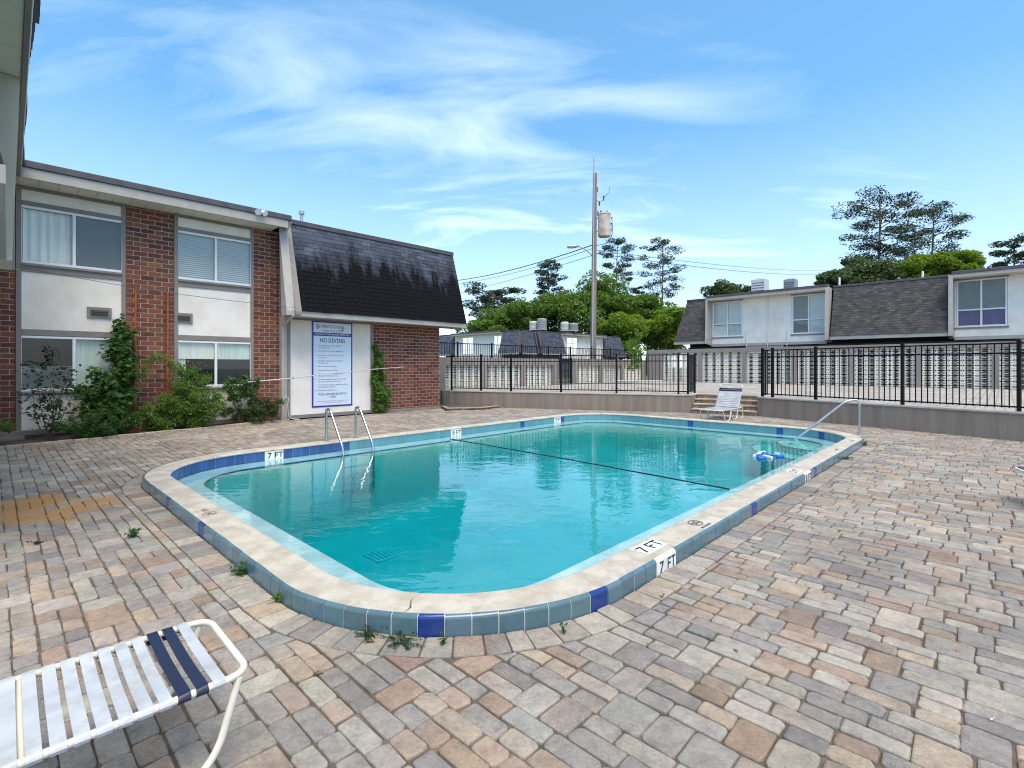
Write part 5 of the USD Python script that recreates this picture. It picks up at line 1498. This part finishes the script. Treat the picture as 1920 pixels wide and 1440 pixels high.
def lounge(label, o, ang, zb, seat=1.22, back=0.72, back_ang=0.0, h=0.33, W=0.57, navy=(), pitch=0.0545, sw_=0.040, legs=((0.12, 0.95),), seat_navy=(), first_gap=0.075):
    """x from the foot end towards the head"""
    fr = Frame(np.asarray(o, float)[:2], (math.cos(ang), math.sin(ang)), (-math.sin(ang), math.cos(ang)), zb)
    t = thing('lounge_chair', label, 'lounge chair', fr.pt((seat + back) / 2, 0, 0))
    R = 0.0135
    P = lambda x, y, z: fr.pt(x, y, z)
    loop = rounded([P(seat - 0.02, W / 2, h), P(0, W / 2, h), P(0, -W / 2, h), P(seat - 0.02, -W / 2, h)], 0.085, 9)
    obj(t, 'seat_frame', G().add(*tube(loop, R, 10)), 'cream_tube', smooth=60)
    ca, sa = math.cos(back_ang), math.sin(back_ang)
    B = lambda x, y: P(seat + x * ca, y, h + x * sa)
    loop = rounded([B(0.02, W / 2), B(back, W / 2), B(back, -W / 2), B(0.02, -W / 2)], 0.085, 9)
    obj(t, 'back_frame', G().add(*tube(loop, R, 10)), 'cream_tube', smooth=60)
    for x in (0.62, seat - 0.01):
        obj(t, 'cross_tube', G().add(*tube(np.array([P(x, -W / 2, h - 0.012), P(x, W / 2, h - 0.012)]), R, 8)), 'cream_tube', smooth=60)
    for sy in (-1, 1):
        y = sy * (W / 2 - 0.005)
        for a, b in legs:
            path = rounded([P(a - 0.02, y, h - 0.01), P(a + 0.08, sy * (W / 2 + 0.015), 0.014), P(b - 0.08, sy * (W / 2 + 0.015), 0.014), P(b + 0.02, y, h - 0.01)], 0.16, 10)
            obj(t, 'leg', G().add(*tube(path, R, 10)), 'cream_tube', smooth=60)
    if back_ang > 0.2:
        for sy in (-1, 1):
            obj(t, 'back_brace', G().add(*tube(np.array([B(0.38, sy * (W / 2 - 0.02)), P(seat + 0.24, sy * (W / 2 - 0.02), h - 0.02), P(seat - 0.1, sy * (W / 2 - 0.02), h - 0.01)]), 0.009, 6)), 'cream_tube', smooth=60)
            path = rounded([P(seat - 0.08, sy * (W / 2), h - 0.01), P(seat + 0.30, sy * (W / 2 + 0.02), h + 0.03), P(seat + 0.36, sy * (W / 2 + 0.02), 0.014), P(seat + 0.12, sy * (W / 2 + 0.02), 0.014)], 0.06, 6)
            obj(t, 'arm_leg', G().add(*tube(path, R, 8)), 'cream_tube', smooth=60)
    rs = np.random.default_rng(5)

    def strap(x, fn, navy_):
        e = W / 2 + R + 0.002
        ys = np.array([-W / 2 + 0.03, -W / 2 + 0.004, -e + 0.003, -e, -e + 0.006, -W / 2, -W / 2 + 0.03, -W / 4, 0, W / 4, W / 2 - 0.03, W / 2, e - 0.006, e, e - 0.003, W / 2 - 0.004, W / 2 - 0.03])
        zz = np.array([-R - 0.003, -R - 0.004, -0.009, 0, 0.010, R + 0.002, R + 0.001, R - 0.004, R - 0.007, R - 0.004, R + 0.001, R + 0.002, 0.010, 0, -0.009, -R - 0.004, -R - 0.003])
        sg_ = rs.uniform(-0.003, 0.002)
        pts = np.array([fn(x, y, z + (sg_ * (1 - (2 * y / W) ** 2) if abs(y) < W / 2 else 0)) for y, z in zip(ys, zz)])
        d = fn(x + 0.1, 0, 0) - fn(x, 0, 0); d /= np.linalg.norm(d)
        obj(t, 'strap', G().add(*ribbon(pts, d, sw_ * rs.uniform(0.95, 1.04))), 'vinyl_navy' if navy_ else 'vinyl', smooth=35)
    sf = lambda x, y, z: P(x, y, h + z)
    bf = lambda x, y, z: P(seat + x * ca - z * sa, y, h + x * sa + z * ca)
    k = 0; x = first_gap
    while x < seat - 0.04:
        if not (first_gap < 0.1 and abs(x - 0.62) < 0.03):
            strap(x, sf, k in seat_navy)
        x += pitch; k += 1
    k = 0; x = 0.05
    n_b = int((back - 0.05 - first_gap) / pitch) + 1
    while x < back - first_gap + 0.01:
        strap(x, bf, (n_b - 1 - k) in navy); x += pitch; k += 1
    return t


UA = 0.7913
# foreground: flat, its dark blue straps towards the pool (head end first)
lounge('white strap lounge chair lying flat in the lower left foreground with two navy straps', (-1.20, 2.10), UA + PI, 0.0, seat=1.25, back=0.7, back_ang=0.0, h=0.335, W=0.555, seat_navy=(1, 2), legs=((0.055, 1.0),), first_gap=0.105)
lounge('white strap lounge chair with raised back standing before the brick stairs', (5.35, 13.45), UA + 0.03, 0.0, seat=1.2, back=0.78, back_ang=math.radians(58), h=0.30, W=0.62, navy=(1, 2), legs=((0.1, 0.62), (0.66, 1.15)), pitch=0.0565, sw_=0.049)
lounge('white strap lounge chair lying flat on the upper deck behind the left fence', (4.1, 20.2), -0.12, DZ, seat=1.2, back=0.72, back_ang=0.0, h=0.33, legs=((0.1, 0.95),))
lounge('white lounge chair whose corner just enters the picture at the right border', (5.50, 5.33), UA - PI / 2 + 0.35, 0.0, seat=1.2, back=0.72, back_ang=0.0, h=0.36, seat_navy=(0, 1), first_gap=0.05)
# hose lying on the upper deck
g = G(); s_ = np.linspace(0, 1, 40)
hx = np.column_stack([2.0 + 7.2 * s_, 24.6 + 0.8 * np.sin(s_ * 5) + 1.2 * s_, np.full(40, DZ + 0.02)])
obj(None, 'deck_hose', G().add(*tube(hx, 0.025, 5)), 'wire', label='dark hose lying curved across the upper deck', category='hose')


# ------------------------------------------------------------------ vegetation
def leaves(c, size, rg, flat=0.35, asp=0.45, down=0.25):
    """one folded leaf (two triangles pairs) per centre c, in random directions"""
    n = len(c)
    a = rg.uniform(0, 2 * PI, n); el = rg.normal(-down, 0.5, n)
    d = np.column_stack([np.cos(a) * np.cos(el), np.sin(a) * np.cos(el), np.sin(el)])
    up = rg.normal(0, 1, (n, 3)) * (1 - flat) + np.array([0, 0, 1.0]) * (0.6 + flat)
    s = np.cross(d, up); s /= np.linalg.norm(s, axis=1, keepdims=True) + 1e-9
    w = np.cross(s, d)
    L = (size * rg.uniform(0.6, 1.3, n))[:, None]
    p0 = c - d * L * 0.5; p2 = c + d * L * 0.5 - w * L * 0.08
    p1 = c - d * L * 0.05 + s * L * asp * 0.5 + w * L * 0.06; p3 = c - d * L * 0.05 - s * L * asp * 0.5 + w * L * 0.06
    v = np.stack([p0, p1, p2, p3], 1).reshape(-1, 3); k = np.arange(n)[:, None] * 4
    f = np.concatenate([k + [0, 1, 2], k + [0, 2, 3]], 1).reshape(-1, 3)
    return v, f


def ball(n, c, r, rg, shell=0.5):
    d = rg.normal(0, 1, (n, 3)); d /= np.linalg.norm(d, axis=1, keepdims=True)
    q = rg.uniform(0, 1, n) ** (1 / 3) * (1 - shell) + shell * rg.uniform(0.75, 1.03, n)
    return np.asarray(c) + d * q[:, None] * np.asarray(r)


def limb(a, b, r0, r1, rg, bend=0.12, n=7, sides=6):
    a, b = np.asarray(a, float), np.asarray(b, float); s = np.linspace(0, 1, n); L = np.linalg.norm(b - a)
    o = rg.normal(0, bend * L, 3); o2 = rg.normal(0, bend * L * 0.3, 3)
    p = a + (b - a) * s[:, None] + o * (s * (1 - s))[:, None] * 2 + o2 * np.sin(s * 2 * PI)[:, None]
    return tube(p, np.linspace(r0, r1, n), sides)


def broad_tree(label, x, y, zc, rx, rz, seed, m='leaf_tree', n=3600, leaf=0.34, blobs=26, group=None, trunk_r=0.25, gap=0.0):
    rg = np.random.default_rng(seed); n = int(n * 3.0); leaf *= 1.5; blobs = int(blobs * 1.6); rx *= 1.1; rz *= 1.06
    t = thing('leafy_tree', label, 'tree', (x, y, 0), group=group)
    top = zc - rz * 0.3
    g1 = G(); g1.add(*limb((x, y, -0.1), (x + rg.normal(0, .3), y + rg.normal(0, .3), top), trunk_r, trunk_r * 0.45, rg, 0.04, 10, 9))
    g2 = G(); cs = []
    for k in range(blobs):
        d = rg.normal(0, 1, 3); d /= np.linalg.norm(d); d[2] = d[2] if rg.random() < 0.5 else abs(d[2])
        q = rg.uniform(0.35, 0.92)
        c = np.array([x, y, zc]) + d * q * np.array([rx, rx * 0.9, rz])
        cs.append(c); rr_ = rg.uniform(0.18, 0.36) * min(rx, rz * 1.2)
        g2.add(*leaves(ball(n // blobs, c, np.array([1.25, 1.25, 0.8]) * rr_, rg, 0.55), leaf, rg, asp=0.6))
    for c in cs[:12]:
        g1.add(*limb((x, y, top - rz * rg.uniform(0.1, 0.9)), c, trunk_r * 0.32, 0.03, rg, 0.1, 6, 5))
    obj(t, 'trunk', g1, 'bark', smooth=60); obj(t, 'crown', g2, m)
    return t


def pine_tree(label, x, y, z0, z1, r, seed, trunk_r=0.22, pads=24, n=2300, leaf=0.30, m='leaf_pine', lean=0.0, flat=False, moss=False, name='pine_tree'):
    """tall bare trunk, separate pads of foliage at the ends of crooked limbs"""
    rg = np.random.default_rng(seed); n = int(n * 2.4); leaf *= 1.45
    t = thing(name, label, 'tree', (x, y, 0))
    zs = np.linspace(-0.1, z1 - (z1 - z0) * 0.1, 14); off = np.column_stack([lean * (zs / z1) ** 2 + 0.12 * np.sin(zs * 0.5 + seed), 0.1 * np.cos(zs * 0.4 + seed)])
    tr_ = np.column_stack([x + off[:, 0], y + off[:, 1], zs])
    g1 = G(); g1.add(*tube(tr_, np.linspace(trunk_r, trunk_r * 0.28, 14), 8)); g2 = G()
    for k in range(pads):
        u = (k + rg.uniform(0.2, 0.8)) / pads
        zz = z0 + (z1 - z0) * u
        if flat:
            env = 0.55 + 0.45 * math.sin(min(1, u * 1.1) * PI * 0.5)
        else:
            env = (0.5 + 0.6 * math.sin(PI * min(1, 0.15 + u * 0.75))) if u < 0.8 else 0.95 * (1 - u) / 0.2 * 0.8 + 0.22
        a = k * 2.4 + rg.uniform(-0.5, 0.5); rad = r * env * rg.uniform(0.5, 1.0)
        zb_ = max(z0 * 0.9, zz - rad * rg.uniform(0.15, 0.55)); b0 = np.array([np.interp(zb_, zs, tr_[:, 0]), np.interp(zb_, zs, tr_[:, 1]), min(zb_, zs[-1])])
        c = np.array([b0[0] + math.cos(a) * rad, b0[1] + math.sin(a) * rad, zz])
        g1.add(*limb(b0, c, trunk_r * 0.26, 0.025, rg, 0.10, 7, 5))
        for q in range(3):
            cc = b0 + (c - b0) * rg.uniform(0.55, 1.08) + rg.normal(0, 0.16 * r * 0.5, 3) * np.array([1, 1, 0.45])
            s_ = rg.uniform(0.12, 0.25) * r
            g2.add(*leaves(ball(n // (pads * 3), cc, np.array([1.4, 1.4, 0.6]) * s_, rg, 0.25), leaf, rg, asp=0.38, down=-0.1))
    obj(t, 'trunk', g1, 'bark', smooth=60); obj(t, 'crown', g2, m)
    if moss:
        g3 = G()
        for k in range(26):
            a = rg.uniform(0, 2 * PI); q = rg.uniform(0.3, 0.9) * r
            p = np.array([x + math.cos(a) * q, y + math.sin(a) * q, rg.uniform(z0, z0 + (z1 - z0) * 0.6)])
            c = p + np.column_stack([rg.normal(0, 0.06, 16), rg.normal(0, 0.06, 16), -np.linspace(0, rg.uniform(0.5, 1.3), 16)])
            g3.add(*leaves(c, 0.22, rg, asp=0.25, down=1.3))
        obj(t, 'hanging_moss', g3, 'leaf_moss')
    return t


broad_tree('dark round green tree behind the far building, second crown from the left', -0.3, 80, 8.3, 4.3, 4.2, 21, n=4000)
broad_tree('broad bright green tree crown directly left of the utility pole', 8.9, 83, 9.2, 5.8, 4.8, 22, m='leaf_tree', n=5200, blobs=32)
broad_tree('tallest broad green crown right behind the utility pole', 16.0, 86, 11.2, 6.6, 5.3, 23, m='leaf_tree', n=6500, blobs=38)
broad_tree('green tree crown standing under the second bare pine', 22.8, 84, 9.0, 5.2, 4.6, 24, m='leaf_tree', n=4600)
broad_tree('low yellow green tree right of the utility pole above the white gable', 16.5, 76, 6.0, 4.6, 3.6, 25, m='leaf_tree_bright', n=4600)
broad_tree('yellow green tree just left of the right building mansard', 23.6, 76, 6.8, 3.4, 4.2, 26, m='leaf_tree_bright', n=4200)
broad_tree('low dark green tree behind the left end of the far building', -3.4, 79, 6.0, 4.6, 3.0, 27, m='leaf_tree', n=3600)
broad_tree('small green tree filling the gap between far building and bright crowns', 3.6, 82, 6.8, 3.8, 3.8, 28, n=3600)
broad_tree('deep green tree at the back between the two tall bare pines', 27.5, 92, 7.5, 4.5, 4.0, 29, n=3000)
pine_tree('wide dark oak with open flat crown right of the mansard roof', -3.2, 88, 8.2, 15.6, 4.9, 31, trunk_r=0.45, pads=30, n=4200, leaf=0.34, flat=True, name='oak_tree')
pine_tree('pine with a compact top rising above the bright crowns left of the pole', 7.2, 98, 14.5, 22.0, 3.7, 32, pads=24, n=2600)
pine_tree('tall thin pine just right of the transformer', 20.6, 98, 16.2, 26.5, 4.0, 33, pads=26, n=2100, moss=True)
pine_tree('tall thin pine with drooping lower branches, second right of the pole', 29.6, 98, 15.5, 26.6, 4.3, 34, pads=26, n=2100, moss=True)
pine_tree('small thin pine low beside the two tall pines right of the pole', 24.6, 97, 11.5, 17.0, 2.2, 39, pads=14, n=900, trunk_r=0.14)
pine_tree('large pine with flat layered crown above the long roof, taller of two', 45.7, 62, 13.6, 23.2, 5.0, 35, trunk_r=0.28, pads=30, n=3500, leaf=0.25, flat=True, m='leaf_pine')
pine_tree('spreading pine leaning right above the long roof, shorter of two', 53.6, 64, 14.2, 22.0, 4.5, 36, trunk_r=0.24, pads=24, n=2400, leaf=0.25, lean=0.6, m='leaf_pine')
broad_tree('mossy grey green tree under the taller right hand pine', 42.6, 60, 12.2, 3.4, 2.6, 41, m='leaf_moss', n=3600, leaf=0.24)
broad_tree('bright green leafy tree under the shorter right hand pine', 51.2, 58, 12.9, 3.8, 1.9, 42, m='leaf_tree_bright', n=4200, leaf=0.24)
broad_tree('green tree between the two right hand pines behind the roof', 47.2, 59, 12.3, 2.8, 2.2, 43, m='leaf_tree_bright', n=2600, leaf=0.24)
broad_tree('small tree peeping over the roof left of the right hand pines', 39.6, 61, 11.6, 2.4, 1.5, 44, m='leaf_moss', n=1800, leaf=0.24)
broad_tree('olive tree peeping over the roof beside the pale condenser', 30.5, 70, 11.6, 3.2, 1.9, 45, m='leaf_moss', n=2200, leaf=0.26)
pine_tree('dark pine cut by the right border above the roof', 60.4, 60, 12.5, 16.8, 3.0, 46, pads=16, n=1800, leaf=0.26)


def shrub(name, label, t, d, z0, stems, leaf, nleaf, spread, m, seed, fr=FL, asp=0.5, down=0.2, cat='shrub', group=None, stem_r=0.012):
    """stems: list of (dx, dd, height); leaves scatter round each stem's upper part"""
    rg = np.random.default_rng(seed); nleaf = int(nleaf * 1.7); leaf *= 1.25
    b = fr.pt(t, d, z0); th = thing(name, label, cat, b, group=group)
    g1, g2 = G(), G()
    for (dx, dd, h, lo) in stems:
        n = 12; s = np.linspace(0, 1, n); wob = rg.normal(0, 0.04, 2)
        p = np.array([fr.pt(t + dx * q + wob[0] * math.sin(q * 5), d + dd * q + wob[1] * math.sin(q * 4), z0 + h * q) for q in s])
        g1.add(*tube(p, np.linspace(stem_r, stem_r * 0.35, n), 5))
        k = int(nleaf * h / sum(x[2] for x in stems)); nc = max(5, int(h * 11)); cl_ = []
        for q in range(nc):
            u = lo + (1 - lo) * (q + rg.uniform(0, 1)) / nc
            r = spread * (0.45 + 0.75 * math.sin(min(1.0, (u - lo) / (1 - lo) * 0.85 + 0.15) * PI)) * rg.uniform(0.5, 1.25)
            a0 = rg.uniform(0, 2 * PI); base_ = np.array([np.interp(u, s, p[:, i]) for i in range(3)])
            cc = base_ + np.array([math.cos(a0), math.sin(a0), rg.uniform(-0.1, 0.5)]) * r * 0.7
            g1.add(*tube(np.array([base_, (base_ + cc) / 2 + np.array([0, 0, 0.02]), cc]), np.linspace(stem_r * 0.4, stem_r * 0.2, 3), 4, caps=False))
            m_ = max(3, int(k / nc * rg.uniform(0.4, 1.6))); w_ = rg.uniform(0, 1, m_)[:, None]
            cl_.append(base_ + (cc - base_) * (0.35 + 0.75 * w_) + rg.normal(0, 1, (m_, 3)) * spread * rg.uniform(0.14, 0.26))
        c = np.vstack(cl_)
        c[:, 2] = np.maximum(c[:, 2], z0 + 0.03)
        dist = (c[:, :2] - P0) @ N
        sh = np.maximum(0.09 - dist, 0); c[:, :2] += sh[:, None] * N
        g2.add(*leaves(c, leaf, rg, asp=asp, down=down))
    obj(th, 'stem', g1, 'bark', smooth=60); obj(th, 'foliage', g2, m)
    return th


shrub('shrub', 'thin airy shrub with sparse leaves before the left ground floor window', -4.95, 0.75, 0.03, [(-0.25, -0.2, 1.5, .3), (0.1, -0.1, 1.75, .3), (0.3, -0.25, 1.45, .3), (-0.35, 0.0, 1.0, .3), (0.35, 0.1, .9, .2), (0, .1, 0.7, .1)], 0.085, 330, 0.26, 'leaf_dark', 51)
shrub('shrub', 'tall dense dark green shrub climbing against the window edge and brick pier', -3.98, 0.5, 0.03, [(0.22, -0.3, 2.45, .3), (0.34, -0.3, 1.9, .3), (-0.15, -0.1, 1.35, .1), (-0.4, 0.05, 1.0, .1), (0.05, 0.1, .9, .05), (0.4, -0.05, .9, .05), (-0.5, 0.1, .7, .05), (0.3, 0.15, .55, 0)], 0.10, 2500, 0.33, 'leaf_mid', 52, asp=0.62)
shrub('shrub', 'feathery light green shrub growing before the second ground floor window', -2.42, 0.42, 0.03, [(-0.2, -0.05, 1.5, .25), (0.1, -0.1, 1.35, .2), (0.3, 0, 1.15, .15), (-0.45, 0.05, 1.1, .1), (0.0, 0.15, .85, .05), (0.4, 0.1, .75, .05), (-0.3, 0.2, .6, 0), (0.6, 0.05, .8, .1), (0.85, 0.0, .7, .05), (-0.6, 0.1, .75, .05), (0.5, 0.2, .5, 0)], 0.055, 5200, 0.29, 'leaf_light', 53, asp=0.42)
shrub('shrub', 'small bright leafy vine hanging over the sill of the second window', -1.35, 0.33, 0.03, [(-0.3, 0.02, 1.15, .5), (0.1, 0.0, 1.2, .55), (0.35, 0.0, 1.1, .6)], 0.06, 900, 0.22, 'leaf_mid', 54, asp=0.6)
shrub('hedge', 'low rounded olive hedge at the foot of the brick below the hose tap', -0.98, 0.33, 0.03, [(dx, dd, h, 0.0) for dx, dd, h in ((-0.75, .0, .4), (-0.5, .08, .48), (-0.25, 0, .55), (0, .06, .58), (0.25, 0, .58), (0.5, .04, .55), (0.7, 0, .48), (-0.1, .15, .45), (0.4, .14, .42), (-0.95, .05, .35))], 0.042, 6800, 0.22, 'leaf_olive', 55, asp=0.5, cat='hedge', stem_r=0.007)
shrub('shrub', 'patch of grassy pale plants along the bed under the brick pier', -3.1, 0.45, 0.03, [(dx, dd, h, 0.0) for dx, dd, h in ((-0.3, .1, .55), (0, .05, .7), (0.3, .1, .5), (0.15, -.1, .8))], 0.06, 2600, 0.26, 'leaf_light', 56, asp=0.35, cat='plant')
shrub('shrub', 'low ferny weeds along the kerb at the left end of the bed', -4.4, 0.9, 0.03, [(dx, dd, h, 0.0) for dx, dd, h in ((-0.5, .1, .35), (-0.2, .1, .4), (0.2, .02, .45), (0.5, -.1, .4), (0.8, -.2, .4), (1.2, -.3, .35))], 0.06, 2600, 0.24, 'leaf_mid', 57, asp=0.3, cat='plant', stem_r=0.005)
shrub('shrub', 'bright yellow green fern fronds at the left border under the brick', -5.9, 0.75, 0.03, [(0.15, .1, .45, .2), (0.3, .2, .4, .2), (0.45, .1, .35, .3)], 0.10, 260, 0.16, 'leaf_light', 58, asp=0.28, cat='plant', stem_r=0.005)
shrub('vine', 'leafy green vine climbing the brick wall right of the sign panel', 2.72, 0.14, 0.03, [(-0.1, -0.05, 2.1, .05), (0.0, -0.03, 1.6, .02), (0.15, -0.03, 1.2, 0), (0.3, 0, .75, 0), (-0.05, 0.03, .9, 0)], 0.085, 1500, 0.24, 'leaf_light', 59, asp=0.5, cat='vine')
# arching vine over the pier
rg = np.random.default_rng(60); th = thing('vine', 'arching light green vine curving across the brick pier between the pipes', 'vine', FL.pt(-3.0, 0.35, 0.03))
arc = [FL.pt(-3.42, 0.35, 0.9), FL.pt(-3.40, 0.36, 1.35), FL.pt(-3.25, 0.4, 1.68), FL.pt(-3.02, 0.42, 1.72), FL.pt(-2.82, 0.42, 1.5), FL.pt(-2.68, 0.4, 1.15), FL.pt(-2.6, 0.38, 0.6), FL.pt(-2.58, 0.36, 0.03)]
ap = rounded(arc, 0.3, 6); obj(th, 'stem', G().add(*tube(ap, 0.009, 5)), 'stem', smooth=60)
u = rg.uniform(0, len(ap) - 1, 620); c = np.column_stack([np.interp(u, np.arange(len(ap)), ap[:, i]) for i in range(3)]) + rg.normal(0, 0.055, (620, 3)); obj(th, 'foliage', G().add(*leaves(c, 0.07, rg, asp=0.42, down=0.6)), 'leaf_light')
# young tree by the utility pole
shrub('shrub', 'wispy young shrub growing at the foot of the utility pole behind the fence', 0, 0, 0.5, [(0.9, 0, 2.6, .3), (-0.7, 0.1, 2.4, .3), (0.3, .3, 2.9, .4), (1.4, .2, 2.1, .4)], 0.16, 420, 0.5, 'leaf_light', 61, fr=Frame((4.9, 28.2), (1, 0), (0, 1)), asp=0.35)


# weeds and litter in the joints
def tuft(label, x, y, h, n, m, seed, r=0.05, leaf=0.03):
    """a rosette: blades and small leaves that all start at one root"""
    rg = np.random.default_rng(seed); g_ = G(); root = np.array([x, y, 0.0])
    for k in range(max(6, n // 9)):
        a = rg.uniform(0, 2 * PI); q = r * rg.uniform(0.4, 1.9); zt = h * rg.uniform(0.3, 1.3)
        tip = root + np.array([math.cos(a) * q, math.sin(a) * q, zt]); mid = root + (tip - root) * 0.5 + np.array([0, 0, zt * 0.45])
        st_ = np.array([root + rg.normal(0, 0.004, 3) * [1, 1, 0], mid, tip]); g_.add(*tube(st_, 0.0012, 3, caps=False))
        s_ = rg.uniform(0.15, 1.0, 9); c = np.column_stack([np.interp(s_, [0, .5, 1], st_[:, i]) for i in range(3)]) + rg.normal(0, leaf * 0.25, (9, 3)); c[:, 2] = np.maximum(c[:, 2], 0.006)
        g_.add(*leaves(c, leaf, rg, asp=0.42, down=0.0))
    obj(None, 'weed', g_, m, label=label, category='weed')


tuft('bright weed tuft against the teal rim tiles on the left side of the pool', -1.95, 3.58, 0.05, 150, 'leaf_mid', 71, 0.045, 0.035)
tuft('small weed against the rim tiles near the rounded left front corner', -1.50, 3.18, 0.045, 80, 'leaf_light', 72, 0.03, 0.03)
tuft('sprawling weed left of the dark blue rim tile at the front corner', -0.80, 2.77, 0.03, 150, 'leaf_dark', 73, 0.07, 0.022)
tuft('straggling weed between pavers just left of the front dark blue tile', -0.60, 2.70, 0.02, 200, 'leaf_dark', 74, 0.075, 0.02)
tuft('little grass tuft between pavers in the open deck on the left', -3.31, 4.36, 0.05, 60, 'leaf_mid', 75, 0.03, 0.05)
tuft('flat weed patch between pavers near the left border', -4.0, 4.22, 0.015, 60, 'leaf_dark', 76, 0.04, 0.025)
tuft('tiny weed on the face of the teal tiles right of the front dark blue tile', -0.37, 2.685, 0.05, 30, 'leaf_mid', 77, 0.014, 0.018)
tuft('small weed on the rim tiles near the second dark blue tile', 0.29, 2.80, 0.05, 36, 'leaf_mid', 78, 0.014, 0.018)
tuft('mossy weed clump along the rim tiles on the right side of the pool', 5.36, 8.03, 0.03, 130, 'leaf_olive', 79, 0.10, 0.035)
tuft('weed clump at the far right corner of the coping', 6.62, 9.42, 0.06, 160, 'leaf_olive', 80, 0.09, 0.04)
rg = np.random.default_rng(90); g = G(); cl = []
for k in range(260):
    s = rg.uniform(0, wo.len); p, nn = wo.at(s); q = p + nn * (0.012 + abs(rg.normal(0, 0.012))); cl.append(w3(q, 0.004 + abs(rg.normal(0, 0.006))))
obj(None, 'joint_moss', G().add(*leaves(np.array(cl), 0.016, rg)), 'leaf_olive', kind='stuff', label='specks of moss and tiny weeds along the foot of the rim tiles', category='moss')
cl = []
for k in range(420):
    if k < 300:
        t_ = rg.uniform(-5.5, 5.0); p = FL.pt(t_, np.interp(t_, [-5.6, -0.1, 5.2], [1.45, 0.3, 0.2]) + abs(rg.normal(0, 0.16)), 0.006)
    else:
        p = np.array([rg.uniform(-6, 8), rg.uniform(2.4, 12), 0.006])
        if in_pool_world(0.3).contains(Point(p[0], p[1])):
            continue
    cl.append(p)
obj(None, 'leaf_litter', G().add(*leaves(np.array(cl), 0.035, rg, flat=0.9, down=0.0)), 'dead', kind='stuff', label='scattered brown leaf litter on the pavers', category='leaf litter')
for lab, x, y, sd in (('curled tan dead leaf by the rim tiles at the front left', -0.77, 2.70, 1), ('small red brown dead leaf right of the front corner of the pool', 0.97, 3.23, 2), ('pale chip lying on the pavers in the right foreground', 2.02, 2.10, 3), ('dark dead leaf lying on a paver below the left weeds', -0.95, 2.42, 4)):
    r9 = np.random.default_rng(sd); c = np.array([[x, y, 0.012], [x + 0.015, y + 0.008, 0.014]])
    obj(None, 'dead_leaf', G().add(*leaves(c, 0.05 if sd != 3 else 0.02, r9, flat=0.9, down=0)), 'dead' if sd != 3 else 'white_metal', label=lab, category='leaf' if sd != 3 else 'chip')
